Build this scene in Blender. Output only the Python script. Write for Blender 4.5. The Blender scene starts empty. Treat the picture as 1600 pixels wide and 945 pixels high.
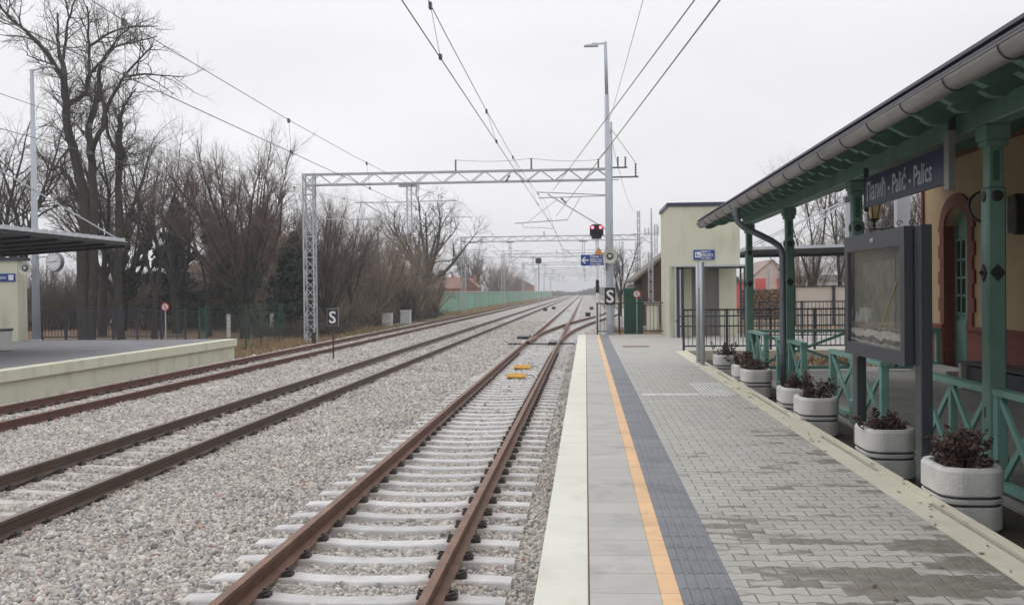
import bpy, math, random
import numpy as np
from mathutils import Vector, Matrix
R = math.radians
C = bpy.context.scene.collection
scene = bpy.context.scene
random.seed(7)

# ---------------------------------------------------------------- camera, sky, sun, exposure
cam = bpy.data.objects.new('camera', bpy.data.cameras.new('camera')); C.objects.link(cam)
cam.data.lens = 35; cam.data.sensor_width = 36; cam.data.clip_end = 6000; cam.data.clip_start = 0.05
yaw, pitch, roll = 0.0738898, 0.0107637, 0.0104720
F = Vector((-math.sin(yaw)*math.cos(pitch), math.cos(yaw)*math.cos(pitch), -math.sin(pitch)))
Rt = F.cross(Vector((0, 0, 1))).normalized(); Up = Rt.cross(F)
R2 = Rt*math.cos(roll) - Up*math.sin(roll); U2 = Up*math.cos(roll) + Rt*math.sin(roll)
cam.matrix_world = Matrix(((R2.x, U2.x, -F.x, 0), (R2.y, U2.y, -F.y, 0), (R2.z, U2.z, -F.z, 2.24), (0, 0, 0, 1)))
scene.camera = cam

world = bpy.data.worlds.new('World'); scene.world = world; world.use_nodes = True
nt = world.node_tree; N = nt.nodes; L = nt.links
for n in list(N): N.remove(n)
out = N.new('ShaderNodeOutputWorld'); bg = N.new('ShaderNodeBackground'); bg.inputs[1].default_value = 0.10
sky = N.new('ShaderNodeTexSky'); sky.sky_type = 'NISHITA'; sky.sun_disc = False
SUN_EL, SUN_ROT = R(48), R(-25)
sky.sun_elevation = SUN_EL; sky.sun_rotation = SUN_ROT; sky.dust_density = 4; sky.air_density = 1
hs = N.new('ShaderNodeHueSaturation'); hs.inputs['Saturation'].default_value = 0.15
L.new(sky.outputs[0], hs.inputs['Color'])
tc = N.new('ShaderNodeTexCoord'); sp = N.new('ShaderNodeSeparateXYZ'); L.new(tc.outputs['Generated'], sp.inputs[0])
mr = N.new('ShaderNodeMapRange'); mr.inputs[1].default_value = 0.22; mr.inputs[2].default_value = 1.0
mr.inputs[3].default_value = 9.4; mr.inputs[4].default_value = 17.0; L.new(sp.outputs[2], mr.inputs[0])
mp = N.new('ShaderNodeMapping'); mp.inputs['Scale'].default_value = (1.2, 1.2, 4.5); L.new(tc.outputs['Generated'], mp.inputs[0])
nz = N.new('ShaderNodeTexNoise'); nz.inputs['Scale'].default_value = 1.6; nz.inputs['Detail'].default_value = 5
L.new(mp.outputs[0], nz.inputs['Vector'])
nr = N.new('ShaderNodeMapRange'); nr.inputs[1].default_value = .3; nr.inputs[2].default_value = .7
nr.inputs[3].default_value = 0.91; nr.inputs[4].default_value = 1.05; L.new(nz.outputs[0], nr.inputs[0])
mu = N.new('ShaderNodeMath'); mu.operation = 'MULTIPLY'; L.new(mr.outputs[0], mu.inputs[0]); L.new(nr.outputs[0], mu.inputs[1])
tint = N.new('ShaderNodeVectorMath'); tint.operation = 'SCALE'; tint.inputs[0].default_value = (0.985, 0.985, 1.02)
L.new(mu.outputs[0], tint.inputs['Scale'])
mx = N.new('ShaderNodeMix'); mx.data_type = 'RGBA'; mx.inputs[0].default_value = 0.9
L.new(hs.outputs[0], mx.inputs[6]); L.new(tint.outputs[0], mx.inputs[7])
L.new(mx.outputs[2], bg.inputs[0]); L.new(bg.outputs[0], out.inputs[0])

sl = bpy.data.lights.new('sun', 'SUN'); sl.energy = 0.6; sl.angle = R(25); sl.color = (1, 0.97, 0.93)
so = bpy.data.objects.new('sun', sl); C.objects.link(so)
sd = Vector((math.sin(-SUN_ROT)*-1*math.cos(SUN_EL), math.cos(SUN_ROT)*math.cos(SUN_EL), math.sin(SUN_EL)))
so.rotation_euler = sd.to_track_quat('Z', 'Y').to_euler()
vs = scene.view_settings; vs.view_transform = 'Standard'; vs.look = 'None'; vs.gamma = 1; vs.use_curve_mapping = False
vs.exposure = 0.03

# ---------------------------------------------------------------- helpers
def tag(o, label=None, cat=None, group=None, kind=None):
    if label: o['label'] = label
    if cat: o['category'] = cat
    if group: o['group'] = group
    if kind: o['kind'] = kind
    return o
def thing(name, label, cat, loc=(0, 0, 0), group=None, rz=0):
    o = bpy.data.objects.new(name, None); C.objects.link(o); o.location = loc; o.rotation_euler = (0, 0, rz)
    o.empty_display_size = .2
    return tag(o, label, cat, group)
def origin(o):
    v = Vector((0, 0, 0))
    while o is not None: v += o.location; o = o.parent
    return v
class MB:
    def __init__(s): s.v = []; s.f = []; s.m = None
    def add(s, vs, fs):
        b = len(s.v); s.v += [tuple(p) for p in vs]; s.f += [tuple(i+b for i in q) for q in fs]; return s
    def box(s, x0, x1, y0, y1, z0, z1):
        return s.add([(x0,y0,z0),(x1,y0,z0),(x1,y1,z0),(x0,y1,z0),(x0,y0,z1),(x1,y0,z1),(x1,y1,z1),(x0,y1,z1)],
                     [(0,3,2,1),(4,5,6,7),(0,1,5,4),(1,2,6,5),(2,3,7,6),(3,0,4,7)])
    def bbox(s, x0, x1, y0, y1, z0, z1, c=.01):   # box with chamfered edges
        import itertools
        vs = []; idx = {}
        X = (x0, x1); Y = (y0, y1); Z = (z0, z1)
        for i, j, k in itertools.product((0, 1), repeat=3):
            sx = c if i == 0 else -c; sy = c if j == 0 else -c; sz = c if k == 0 else -c
            idx[(i,j,k,0)] = len(vs); vs.append((X[i], Y[j]+sy, Z[k]+sz))
            idx[(i,j,k,1)] = len(vs); vs.append((X[i]+sx, Y[j], Z[k]+sz))
            idx[(i,j,k,2)] = len(vs); vs.append((X[i]+sx, Y[j]+sy, Z[k]))
        fs = []
        for i in (0, 1):
            fs.append([idx[(i,0,0,0)], idx[(i,1,0,0)], idx[(i,1,1,0)], idx[(i,0,1,0)]])
            fs.append([idx[(0,i,0,1)], idx[(1,i,0,1)], idx[(1,i,1,1)], idx[(0,i,1,1)]])
            fs.append([idx[(0,0,i,2)], idx[(1,0,i,2)], idx[(1,1,i,2)], idx[(0,1,i,2)]])
            for j in (0, 1):
                fs.append([idx[(i,j,0,0)], idx[(i,j,1,0)], idx[(i,j,1,1)], idx[(i,j,0,1)]])
                fs.append([idx[(i,0,j,0)], idx[(i,1,j,0)], idx[(i,1,j,2)], idx[(i,0,j,2)]])
                fs.append([idx[(0,i,j,1)], idx[(1,i,j,1)], idx[(1,i,j,2)], idx[(0,i,j,2)]])
                for k in (0, 1): fs.append([idx[(i,j,k,0)], idx[(i,j,k,1)], idx[(i,j,k,2)]])
        return s.add(vs, fs)
    def bar(s, p, q, w, h, up=(0, 0, 1)):
        p = Vector(p); q = Vector(q); d = (q-p).normalized(); u = Vector(up)
        if abs(d.dot(u)) > .98: u = Vector((0, 1, 0))
        a = d.cross(u).normalized(); b = a.cross(d)
        a = a*w/2; b = b*h/2
        return s.add([p-a-b, p+a-b, p+a+b, p-a+b, q-a-b, q+a-b, q+a+b, q-a+b],
                     [(0,3,2,1),(4,5,6,7),(0,1,5,4),(1,2,6,5),(2,3,7,6),(3,0,4,7)])
    def tube(s, pts, rs, n=8, cap=True):
        pts = [Vector(p) for p in pts]
        if not hasattr(rs, '__len__'): rs = [rs]*len(pts)
        rings = []; a = None
        for i, p in enumerate(pts):
            d = (pts[min(i+1, len(pts)-1)]-pts[max(i-1, 0)])
            d = d.normalized() if d.length > 1e-9 else Vector((0, 0, 1))
            if a is None:
                u = Vector((0, 0, 1)) if abs(d.z) < .9 else Vector((1, 0, 0)); a = d.cross(u).normalized()
            else:
                a = (a - d*a.dot(d)); a = a.normalized() if a.length > 1e-6 else d.orthogonal().normalized()
            b = d.cross(a)
            rings.append([p+(a*math.cos(2*math.pi*k/n)+b*math.sin(2*math.pi*k/n))*rs[i] for k in range(n)])
        vs = [v for r in rings for v in r]; fs = []
        for i in range(len(pts)-1):
            for k in range(n):
                fs.append((i*n+k, i*n+(k+1) % n, (i+1)*n+(k+1) % n, (i+1)*n+k))
        if cap: fs.append(tuple(range(n))[::-1]); fs.append(tuple((len(pts)-1)*n+k for k in range(n)))
        return s.add(vs, fs)
    def lathe(s, prof, origin=(0, 0, 0), axis=(0, 0, 1), n=24):   # prof: (radius, along)
        ax = Vector(axis).normalized(); a = ax.orthogonal().normalized(); b = ax.cross(a); o = Vector(origin)
        vs = []; fs = []
        for r, t in prof:
            for k in range(n):
                an = 2*math.pi*k/n; vs.append(o+ax*t+(a*math.cos(an)+b*math.sin(an))*r)
        for i in range(len(prof)-1):
            for k in range(n): fs.append((i*n+k, i*n+(k+1) % n, (i+1)*n+(k+1) % n, (i+1)*n+k))
        fs.append(tuple(range(n))[::-1]); fs.append(tuple((len(prof)-1)*n+k for k in range(n)))
        return s.add(vs, fs)
    def prism(s, poly, axis, t0, t1):   # poly in the plane of the two other axes
        def P(a, b, t): return {'x': (t, a, b), 'y': (a, t, b), 'z': (a, b, t)}[axis]
        n = len(poly)
        vs = [P(a, b, t0) for a, b in poly]+[P(a, b, t1) for a, b in poly]
        return s.add(vs, [tuple(range(n))[::-1], tuple(range(n, 2*n))]+[(k, (k+1) % n, n+(k+1) % n, n+k) for k in range(n)])
    def sweep(s, prof, path, off=0.0):   # prof: list (x,z) closed; path: (x,y) list, mostly along +y
        n = len(prof); vs = []; fs = []
        for i, (x, y) in enumerate(path):
            x0, y0 = path[max(i-1, 0)]; x1, y1 = path[min(i+1, len(path)-1)]
            d = math.hypot(x1-x0, y1-y0); nx, ny = (y1-y0)/d, -(x1-x0)/d
            for a, z in prof: vs.append((x+nx*(a+off), y+ny*(a+off), z))
        for i in range(len(path)-1):
            for k in range(n): fs.append((i*n+k, (i+1)*n+k, (i+1)*n+(k+1) % n, i*n+(k+1) % n))
        fs.append(tuple(range(n))); fs.append(tuple((len(path)-1)*n+k for k in range(n))[::-1])
        return s.add(vs, fs)
    def build(s, name, mat, parent=None, smooth=False, bevel=0):
        o0 = origin(parent) if parent else Vector((0, 0, 0))
        me = bpy.data.meshes.new(name)
        me.from_pydata([(v[0]-o0.x, v[1]-o0.y, v[2]-o0.z) for v in s.v], [], s.f)
        me.materials.append(mat)
        if smooth: me.polygons.foreach_set('use_smooth', [True]*len(me.polygons))
        me.update()
        import bmesh
        if len(s.f) < 30000:
            b = bmesh.new(); b.from_mesh(me); bmesh.ops.recalc_face_normals(b, faces=b.faces); b.to_mesh(me); b.free()
        o = bpy.data.objects.new(name, me); C.objects.link(o)
        if parent: o.parent = parent
        if bevel:
            m = o.modifiers.new('bevel', 'BEVEL'); m.width = bevel; m.segments = 2; m.limit_method = 'ANGLE'
        return o
def copy_tree(o, parent=None, loc=None, rz=None, label=None, group=None, sc=None):
    c = o.copy(); C.objects.link(c); c.parent = parent
    if loc is not None: c.location = loc
    if rz is not None: c.rotation_euler = (0, 0, rz)
    if sc is not None: c.scale = sc
    if label: c['label'] = label
    if group: c['group'] = group
    for ch in [k for k in bpy.data.objects if k.parent == o and k != c]: copy_tree(ch, c)
    return c
def text(name, s, size, mat, parent, loc, rot, align='LEFT', sx=1.0, bold=0.0, depth=.002):
    cu = bpy.data.curves.new(name, 'FONT'); cu.body = s; cu.size = size; cu.align_x = align; cu.extrude = depth; cu.offset = bold
    cu.resolution_u = 3
    tmp = bpy.data.objects.new(name+'_tmp', cu); C.objects.link(tmp)
    dg = bpy.context.evaluated_depsgraph_get(); me = bpy.data.meshes.new_from_object(tmp.evaluated_get(dg))
    bpy.data.objects.remove(tmp); me.name = name
    me.materials.clear(); me.materials.append(mat)
    M = Matrix.Rotation(rot[2], 4, 'Z') @ Matrix.Rotation(rot[0], 4, 'X') @ Matrix.Diagonal((sx, 1, 1, 1))
    me.transform(Matrix.Translation(Vector(loc)-origin(parent)) @ M)
    o = bpy.data.objects.new(name, me); C.objects.link(o); o.parent = parent
    return o
FRONT = (R(90), 0, 0); TRACKSIDE = (R(90), 0, R(-90))

# ---------------------------------------------------------------- materials
def mat(name, col, rough=.7, var=.12, scale=3, bump=.15, bscale=30, metal=0, col2=None, c2lo=.5, c2hi=.7, c2scale=2, emit=None, spec=.5, stretch=None, stain=0):
    m = bpy.data.materials.new(name); m.use_nodes = True; n = m.node_tree.nodes; l = m.node_tree.links
    p = n['Principled BSDF']; p.inputs['Roughness'].default_value = rough; p.inputs['Metallic'].default_value = metal
    p.inputs['Specular IOR Level'].default_value = spec
    if emit:
        p.inputs['Emission Color'].default_value = (*emit[0], 1); p.inputs['Emission Strength'].default_value = emit[1]
    tc = n.new('ShaderNodeTexCoord'); src = tc.outputs['Object']
    if stretch:
        mp = n.new('ShaderNodeMapping'); mp.inputs['Scale'].default_value = stretch; l.new(src, mp.inputs[0]); src = mp.outputs[0]
    nz = n.new('ShaderNodeTexNoise'); nz.inputs['Scale'].default_value = scale; nz.inputs['Detail'].default_value = 6; l.new(src, nz.inputs['Vector'])
    mr = n.new('ShaderNodeMapRange'); mr.inputs[1].default_value = .25; mr.inputs[2].default_value = .75
    mr.inputs[3].default_value = 1-var; mr.inputs[4].default_value = 1+var; l.new(nz.outputs[0], mr.inputs[0])
    colsrc = None
    rgb = n.new('ShaderNodeRGB'); rgb.outputs[0].default_value = (*col, 1); colsrc = rgb.outputs[0]
    if col2:
        n2 = n.new('ShaderNodeTexNoise'); n2.inputs['Scale'].default_value = c2scale; n2.inputs['Detail'].default_value = 8; l.new(src, n2.inputs['Vector'])
        m2 = n.new('ShaderNodeMapRange'); m2.inputs[1].default_value = c2lo; m2.inputs[2].default_value = c2hi; l.new(n2.outputs[0], m2.inputs[0])
        mx = n.new('ShaderNodeMix'); mx.data_type = 'RGBA'; l.new(m2.outputs[0], mx.inputs[0]); l.new(colsrc, mx.inputs[6]); mx.inputs[7].default_value = (*col2, 1)
        colsrc = mx.outputs[2]
    sc = n.new('ShaderNodeVectorMath'); sc.operation = 'SCALE'; l.new(colsrc, sc.inputs[0]); l.new(mr.outputs[0], sc.inputs['Scale'])
    l.new(sc.outputs[0], p.inputs['Base Color'])
    if bump:
        nb = n.new('ShaderNodeTexNoise'); nb.inputs['Scale'].default_value = bscale; nb.inputs['Detail'].default_value = 5; l.new(src, nb.inputs['Vector'])
        b = n.new('ShaderNodeBump'); b.inputs['Strength'].default_value = bump; b.inputs['Distance'].default_value = .02
        l.new(nb.outputs[0], b.inputs['Height']); l.new(b.outputs[0], p.inputs['Normal'])
    return m
M = {}
M['cream_paint'] = mat('cream_paint', (.60, .60, .47), .75, .06, 1.2, .12, 60, col2=(.50, .48, .36), c2lo=.55, c2hi=.8, c2scale=1.3)
M['render_wall'] = mat('render_wall', (.60, .60, .47), .8, .05, .9, .15, 90, col2=(.47, .455, .345), c2lo=.52, c2hi=.74, c2scale=2.2, stretch=(1, 1, .35))
M['coping'] = mat('coping', (.60, .60, .525), .8, .07, 1.5, .15, 80, col2=(.50, .49, .41), c2lo=.55, c2hi=.85, c2scale=5)
M['kerb'] = mat('kerb', (.53, .505, .40), .8, .07, 2.5, .12, 80, col2=(.45, .42, .33), c2lo=.56, c2hi=.74, c2scale=3)
M['concrete'] = mat('concrete', (.36, .35, .33), .85, .12, 1.5, .25, 60, col2=(.27, .26, .24), c2lo=.5, c2hi=.75, c2scale=.9)
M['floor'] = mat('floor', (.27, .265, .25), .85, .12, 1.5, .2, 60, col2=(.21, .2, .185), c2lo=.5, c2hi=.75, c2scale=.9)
M['hut_wall'] = mat('hut_wall', (.62, .50, .45), .85, .08, 2, .1)
M['sleeper'] = mat('sleeper', (.56, .55, .54), .85, .10, 6, .25, 60, col2=(.44, .42, .41), c2lo=.58, c2hi=.8, c2scale=4)
M['sleeper_dusty'] = mat('sleeper_dusty', (.46, .44, .41), .9, .12, 6, .25, 60, col2=(.36, .34, .31), c2lo=.5, c2hi=.8, c2scale=4)
M['rail'] = mat('rail', (.150, .078, .052), .6, .25, 5, .25, 50, col2=(.21, .115, .07), c2lo=.5, c2hi=.75, c2scale=3, metal=.25)
M['rail_foot'] = mat('rail_foot', (.34, .20, .12), .8, .25, 8, .3, 50)
M['rail_brown'] = mat('rail_brown', (.115, .08, .062), .55, .2, 5, .2, 50, metal=.3)
M['rail_head'] = mat('rail_head', (.16, .13, .115), .42, .2, 5, .1, 50, metal=.5)
M['rail_red'] = mat('rail_red', (.135, .065, .048), .65, .2, 5, .2, 50, metal=.2)
M['fastening'] = mat('fastening', (.035, .028, .026), .6, .3, 20, .2)
M['galv'] = mat('galv', (.44, .46, .49), .45, .12, 3, .08, 40, metal=.35)
M['galv_pale'] = mat('galv_pale', (.5, .52, .55), .5, .1, 2, .05, 40, metal=.25)
M['pole_blue'] = mat('pole_blue', (.40, .43, .48), .42, .08, 2, .05, 40, metal=.2)
M['wire'] = mat('wire', (.10, .09, .085), .5, 0, 2, 0)
M['insulator'] = mat('insulator', (.12, .10, .10), .3, 0, 2, 0)
M['black'] = mat('black', (.012, .012, .014), .4, .1, 5, 0)
M['navy_black'] = mat('navy_black', (.012, .012, .022), .35, .1, 5, 0)
M['white'] = mat('white', (.78, .78, .77), .55, .05, 3, .05)
M['white_sign'] = mat('white_sign', (.72, .72, .73), .5, .02, 3, 0)
M['blue_sign'] = mat('blue_sign', (.010, .055, .28), .35, .06, 3, 0)
M['navy_sign'] = mat('navy_sign', (.010, .016, .062), .4, .06, 3, 0)
M['shaded_letters'] = mat('shaded_letters', (.38, .41, .46), .6, .05, 4, 0)  # white lettering greyed, the veranda's shade is put into its colour
M['red_sign'] = mat('red_sign', (.55, .03, .03), .4, .05, 3, 0)
M['orange'] = mat('orange', (.80, .30, .03), .5, .05, 3, 0)
M['yellow_paint'] = mat('yellow_paint', (.74, .42, .08), .55, .08, 6, .1)
M['green_post'] = mat('green_post', (.135, .25, .205), .5, .13, 3, .10, 30, col2=(.085, .175, .145), c2lo=.5, c2hi=.8)
M['green_fence'] = mat('green_fence', (.165, .335, .285), .5, .13, 3, .10, 30, col2=(.12, .24, .20), c2lo=.5, c2hi=.8, c2scale=4)
M['green_dark'] = mat('green_dark', (.035, .115, .09), .6, .15, 3, .1, 30)
M['iron'] = mat('iron', (.015, .014, .016), .45, .1, 5, .1)
M['zinc'] = mat('zinc', (.30, .295, .285), .48, .12, 4, .06, 40, metal=.45, col2=(.22, .21, .2), c2lo=.5, c2hi=.8, c2scale=5, stretch=(1, .3, 1))
M['zinc_dark'] = mat('zinc_dark', (.05, .055, .085), .4, .1, 4, 0, metal=.3)
M['downpipe'] = mat('downpipe', (.16, .18, .20), .45, .1, 4, .05, 40, metal=.4)
M['anthracite'] = mat('anthracite', (.045, .05, .06), .42, .08, 4, .03, 40, metal=.2)
M['railing'] = mat('railing', (.030, .036, .052), .45, .1, 4, .03)
M['mesh_green'] = mat('mesh_green', (.010, .060, .038), .5, .1, 4, .03)
M['cabinet'] = mat('cabinet', (.60, .61, .61), .5, .06, 3, .05)
M['dark_green'] = mat('dark_green', (.008, .085, .050), .5, .15, 2, .05)
M['speaker'] = mat('speaker', (.52, .51, .46), .5, .05, 3, 0)
M['lamp_red'] = mat('lamp_red', (.8, .02, .04), .3, 0, 3, 0, emit=((1, .10, .14), 6))
M['planter'] = mat('planter', (.56, .55, .53), .85, .10, 4, .35, 45, col2=(.42, .41, .38), c2lo=.52, c2hi=.78, c2scale=3)
M['groove'] = mat('groove', (.06, .06, .065), .8, .25, 9, .1)
M['soil'] = mat('soil', (.035, .026, .02), .95, .3, 20, .6, 40)
M['dead_leaf'] = mat('dead_leaf', (.062, .032, .025), .8, .5, 14, .1, 30, col2=(.17, .10, .06), c2lo=.55, c2hi=.7, c2scale=12)
M['fallen_leaf'] = mat('fallen_leaf', (.15, .085, .045), .8, .4, 20, 0)
M['wall_cream'] = mat('wall_cream', (.43, .32, .185), .85, .08, 1.5, .2, 60, col2=(.42, .29, .16), c2lo=.5, c2hi=.8, c2scale=1)
M['brown_trim'] = mat('brown_trim', (.15, .055, .03), .7, .15, 4, .1)
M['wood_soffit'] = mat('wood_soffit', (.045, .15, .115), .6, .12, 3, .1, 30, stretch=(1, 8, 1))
M['tile_roof'] = mat('tile_roof', (.21, .105, .078), .8, .25, 6, .4, 25)
M['brown_roof'] = mat('brown_roof', (.16, .10, .075), .85, .2, 6, .4, 25)
M['brick_house'] = mat('brick_house', (.36, .16, .11), .85, .2, 5, .3, 25)
M['plaster'] = mat('plaster', (.55, .50, .44), .85, .08, 2, .1)
M['shelter_dark'] = mat('shelter_dark', (.014, .016, .021), .5, .12, 3, .05)
M['shelter_sheet'] = mat('shelter_sheet', (.52, .54, .57), .45, .1, 3, .05, metal=.2)
M['asphalt'] = mat('asphalt', (.17, .17, .18), .85, .12, 1.4, .25, 120, col2=(.12, .12, .125), c2lo=.5, c2hi=.75, c2scale=.8)
M['wood_dark'] = mat('wood_dark', (.075, .035, .02), .8, .35, 4, .3, 20, stretch=(6, 6, .4))
M['wood_grey'] = mat('wood_grey', (.14, .115, .095), .8, .2, 4, .2, 20)
M['log'] = mat('log', (.20, .125, .075), .85, .4, 8, .3, 25)
M['log_bark'] = mat('log_bark', (.06, .04, .03), .9, .3, 8, .4, 25)
M['red_door'] = mat('red_door', (.62, .10, .09), .55, .06, 3, .05)
M['door_grey'] = mat('door_grey', (.20, .185, .17), .45, .06, 3, .03, metal=.2)
M['bark'] = mat('bark', (.045, .038, .033), .9, .3, 6, .6, 18, col2=(.085, .08, .06), c2lo=.55, c2hi=.8, c2scale=2)
M['twig_dark'] = mat('twig_dark', (.075, .062, .058), .9, .2, 3, 0)
M['twig_red'] = mat('twig_red', (.135, .098, .082), .9, .25, 3, 0)
M['twig_brown'] = mat('twig_brown', (.23, .175, .125), .9, .25, 3, 0)
M['twig_grey'] = mat('twig_grey', (.14, .115, .09), .9, .25, 3, 0)
M['ivy'] = mat('ivy', (.030, .058, .022), .7, .5, 4, 0, col2=(.06, .085, .032), c2lo=.5, c2hi=.7, c2scale=6)
M['conifer'] = mat('conifer', (.020, .036, .020), .8, .5, 4, 0)
M['dry_grass'] = mat('dry_grass', (.30, .21, .12), .9, .35, 2, 0)
M['reed'] = mat('reed', (.36, .26, .14), .9, .3, 2, 0)
M['scrub'] = mat('scrub', (.10, .083, .072), .95, .25, 2, 0)
M['far_wood'] = mat('far_wood', (.09, .085, .08), .95, .3, .05, 0)

def nodes_mat(name):
    m = bpy.data.materials.new(name); m.use_nodes = True
    return m, m.node_tree.nodes, m.node_tree.links, m.node_tree.nodes['Principled BSDF']
def mth(n, l, op, a, b=None, c=None):
    x = n.new('ShaderNodeMath'); x.operation = op
    for i, v in enumerate((a, b, c)):
        if v is None: continue
        if isinstance(v, (int, float)): x.inputs[i].default_value = v
        else: l.new(v, x.inputs[i])
    return x.outputs[0]
def ramp(n, l, fac, stops, interp='LINEAR'):
    r = n.new('ShaderNodeValToRGB'); r.color_ramp.interpolation = interp
    e = r.color_ramp.elements
    while len(e) < len(stops): e.new(.5)
    for k, (p, c) in enumerate(stops): e[k].position = p; e[k].color = (*c, 1)
    if fac is not None: l.new(fac, r.inputs[0])
    return r.outputs[0]

for nm in ('sleeper', 'sleeper_dusty'):
    m = M[nm]; n = m.node_tree.nodes; l = m.node_tree.links; p = n['Principled BSDF']; src = p.inputs['Base Color'].links[0].from_socket
    tc = n.new('ShaderNodeTexCoord'); sp = n.new('ShaderNodeSeparateXYZ'); l.new(tc.outputs['Object'], sp.inputs[0])
    d = mth(n, l, 'ABSOLUTE', mth(n, l, 'SUBTRACT', mth(n, l, 'ABSOLUTE', sp.outputs[0]), .755)); mr = n.new('ShaderNodeMapRange'); mr.inputs[1].default_value = .30; mr.inputs[2].default_value = .08; l.new(d, mr.inputs[0])
    oi = n.new('ShaderNodeObjectInfo'); ad = n.new('ShaderNodeVectorMath'); ad.operation = 'ADD'; cb = n.new('ShaderNodeCombineXYZ'); l.new(mth(n, l, 'MULTIPLY', oi.outputs['Random'], 50), cb.inputs[1]); l.new(tc.outputs['Object'], ad.inputs[0]); l.new(cb.outputs[0], ad.inputs[1])
    nz = n.new('ShaderNodeTexNoise'); nz.inputs['Scale'].default_value = 5; nz.inputs['Detail'].default_value = 7; l.new(ad.outputs[0], nz.inputs['Vector'])
    st = mth(n, l, 'MULTIPLY', mr.outputs[0], mth(n, l, 'MULTIPLY_ADD', nz.outputs[0], 1.6, -.25)); st = mth(n, l, 'MAXIMUM', mth(n, l, 'MINIMUM', st, .75), 0)
    mx = n.new('ShaderNodeMix'); mx.data_type = 'RGBA'; l.new(st, mx.inputs[0]); l.new(src, mx.inputs[6]); mx.inputs[7].default_value = (.27, .19, .145, 1)
    sc = n.new('ShaderNodeVectorMath'); sc.operation = 'SCALE'; l.new(mx.outputs[2], sc.inputs[0])
    l.new(mth(n, l, 'MULTIPLY', mth(n, l, 'MULTIPLY_ADD', oi.outputs['Random'], .22, .82), mth(n, l, 'MULTIPLY_ADD', nz.outputs[0], .35, .80)), sc.inputs['Scale']); l.new(sc.outputs[0], p.inputs['Base Color'])
# stone colours shared by the loose stones and the ballast sheet under them
STONES = [(0.0, (.26, .25, .235)), (.13, (.43, .395, .355)), (.34, (.50, .47, .425)), (.52, (.38, .365, .355)), (.64, (.58, .55, .505)), (.80, (.44, .39, .345)), (.945, (.28, .285, .295)), (.992, (.36, .21, .17))]
m, n, l, p = nodes_mat('ballast_stone'); p.inputs['Roughness'].default_value = .9
oi = n.new('ShaderNodeObjectInfo'); cr = ramp(n, l, oi.outputs['Random'], STONES, 'CONSTANT')
ge = n.new('ShaderNodeNewGeometry'); z1 = n.new('ShaderNodeTexNoise'); z1.inputs['Scale'].default_value = .7; z1.inputs['Detail'].default_value = 4
l.new(ge.outputs['Position'], z1.inputs['Vector'])
zz = n.new('ShaderNodeTexNoise'); zz.inputs['Scale'].default_value = 60; l.new(ge.outputs['Position'], zz.inputs['Vector'])
f1 = mth(n, l, 'MULTIPLY_ADD', z1.outputs[0], .5, .78); f2 = mth(n, l, 'MULTIPLY_ADD', zz.outputs[0], .5, .75)
s_ = n.new('ShaderNodeVectorMath'); s_.operation = 'SCALE'; l.new(cr, s_.inputs[0]); l.new(mth(n, l, 'MULTIPLY', f1, f2), s_.inputs['Scale'])
sp = n.new('ShaderNodeSeparateXYZ'); l.new(ge.outputs['Position'], sp.inputs[0]); dmin = None
for rx in (-2.715, -1.205, -7.375, -5.865, -12.005, -10.495):
    dd = mth(n, l, 'ABSOLUTE', mth(n, l, 'SUBTRACT', sp.outputs[0], rx)); dmin = dd if dmin is None else mth(n, l, 'MINIMUM', dmin, dd)
rm = n.new('ShaderNodeMapRange'); rm.inputs[1].default_value = .34; rm.inputs[2].default_value = .08; l.new(dmin, rm.inputs[0])
rf = mth(n, l, 'MULTIPLY', rm.outputs[0], mth(n, l, 'MULTIPLY_ADD', z1.outputs[0], 1.2, -.12)); rx_ = n.new('ShaderNodeMix'); rx_.data_type = 'RGBA'; l.new(mth(n, l, 'MAXIMUM', mth(n, l, 'MINIMUM', rf, .6), 0), rx_.inputs[0]); l.new(s_.outputs[0], rx_.inputs[6]); rx_.inputs[7].default_value = (.21, .145, .11, 1)
l.new(rx_.outputs[2], p.inputs['Base Color']); M['stone'] = m

m, n, l, p = nodes_mat('ballast_sheet'); p.inputs['Roughness'].default_value = .95
ge = n.new('ShaderNodeNewGeometry')
vo = n.new('ShaderNodeTexVoronoi'); vo.inputs['Scale'].default_value = 17; l.new(ge.outputs['Position'], vo.inputs['Vector'])
sx = n.new('ShaderNodeSeparateColor'); l.new(vo.outputs['Color'], sx.inputs[0]); cr = ramp(n, l, sx.outputs[0], STONES, 'CONSTANT')
z1 = n.new('ShaderNodeTexNoise'); z1.inputs['Scale'].default_value = .7; z1.inputs['Detail'].default_value = 4; l.new(ge.outputs['Position'], z1.inputs['Vector'])
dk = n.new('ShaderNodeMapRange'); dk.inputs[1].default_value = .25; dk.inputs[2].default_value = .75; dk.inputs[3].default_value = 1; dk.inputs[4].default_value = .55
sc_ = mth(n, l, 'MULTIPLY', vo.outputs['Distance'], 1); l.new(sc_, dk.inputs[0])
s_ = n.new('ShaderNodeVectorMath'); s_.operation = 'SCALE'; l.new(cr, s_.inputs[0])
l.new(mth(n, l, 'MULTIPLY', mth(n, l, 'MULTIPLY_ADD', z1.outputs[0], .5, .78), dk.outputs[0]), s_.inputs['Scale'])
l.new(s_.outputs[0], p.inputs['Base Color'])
bp = n.new('ShaderNodeBump'); bp.inputs['Strength'].default_value = .9; bp.inputs['Distance'].default_value = .03; bp.invert = True
l.new(vo.outputs['Distance'], bp.inputs['Height']); l.new(bp.outputs[0], p.inputs['Normal']); M['ballast'] = m

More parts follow.
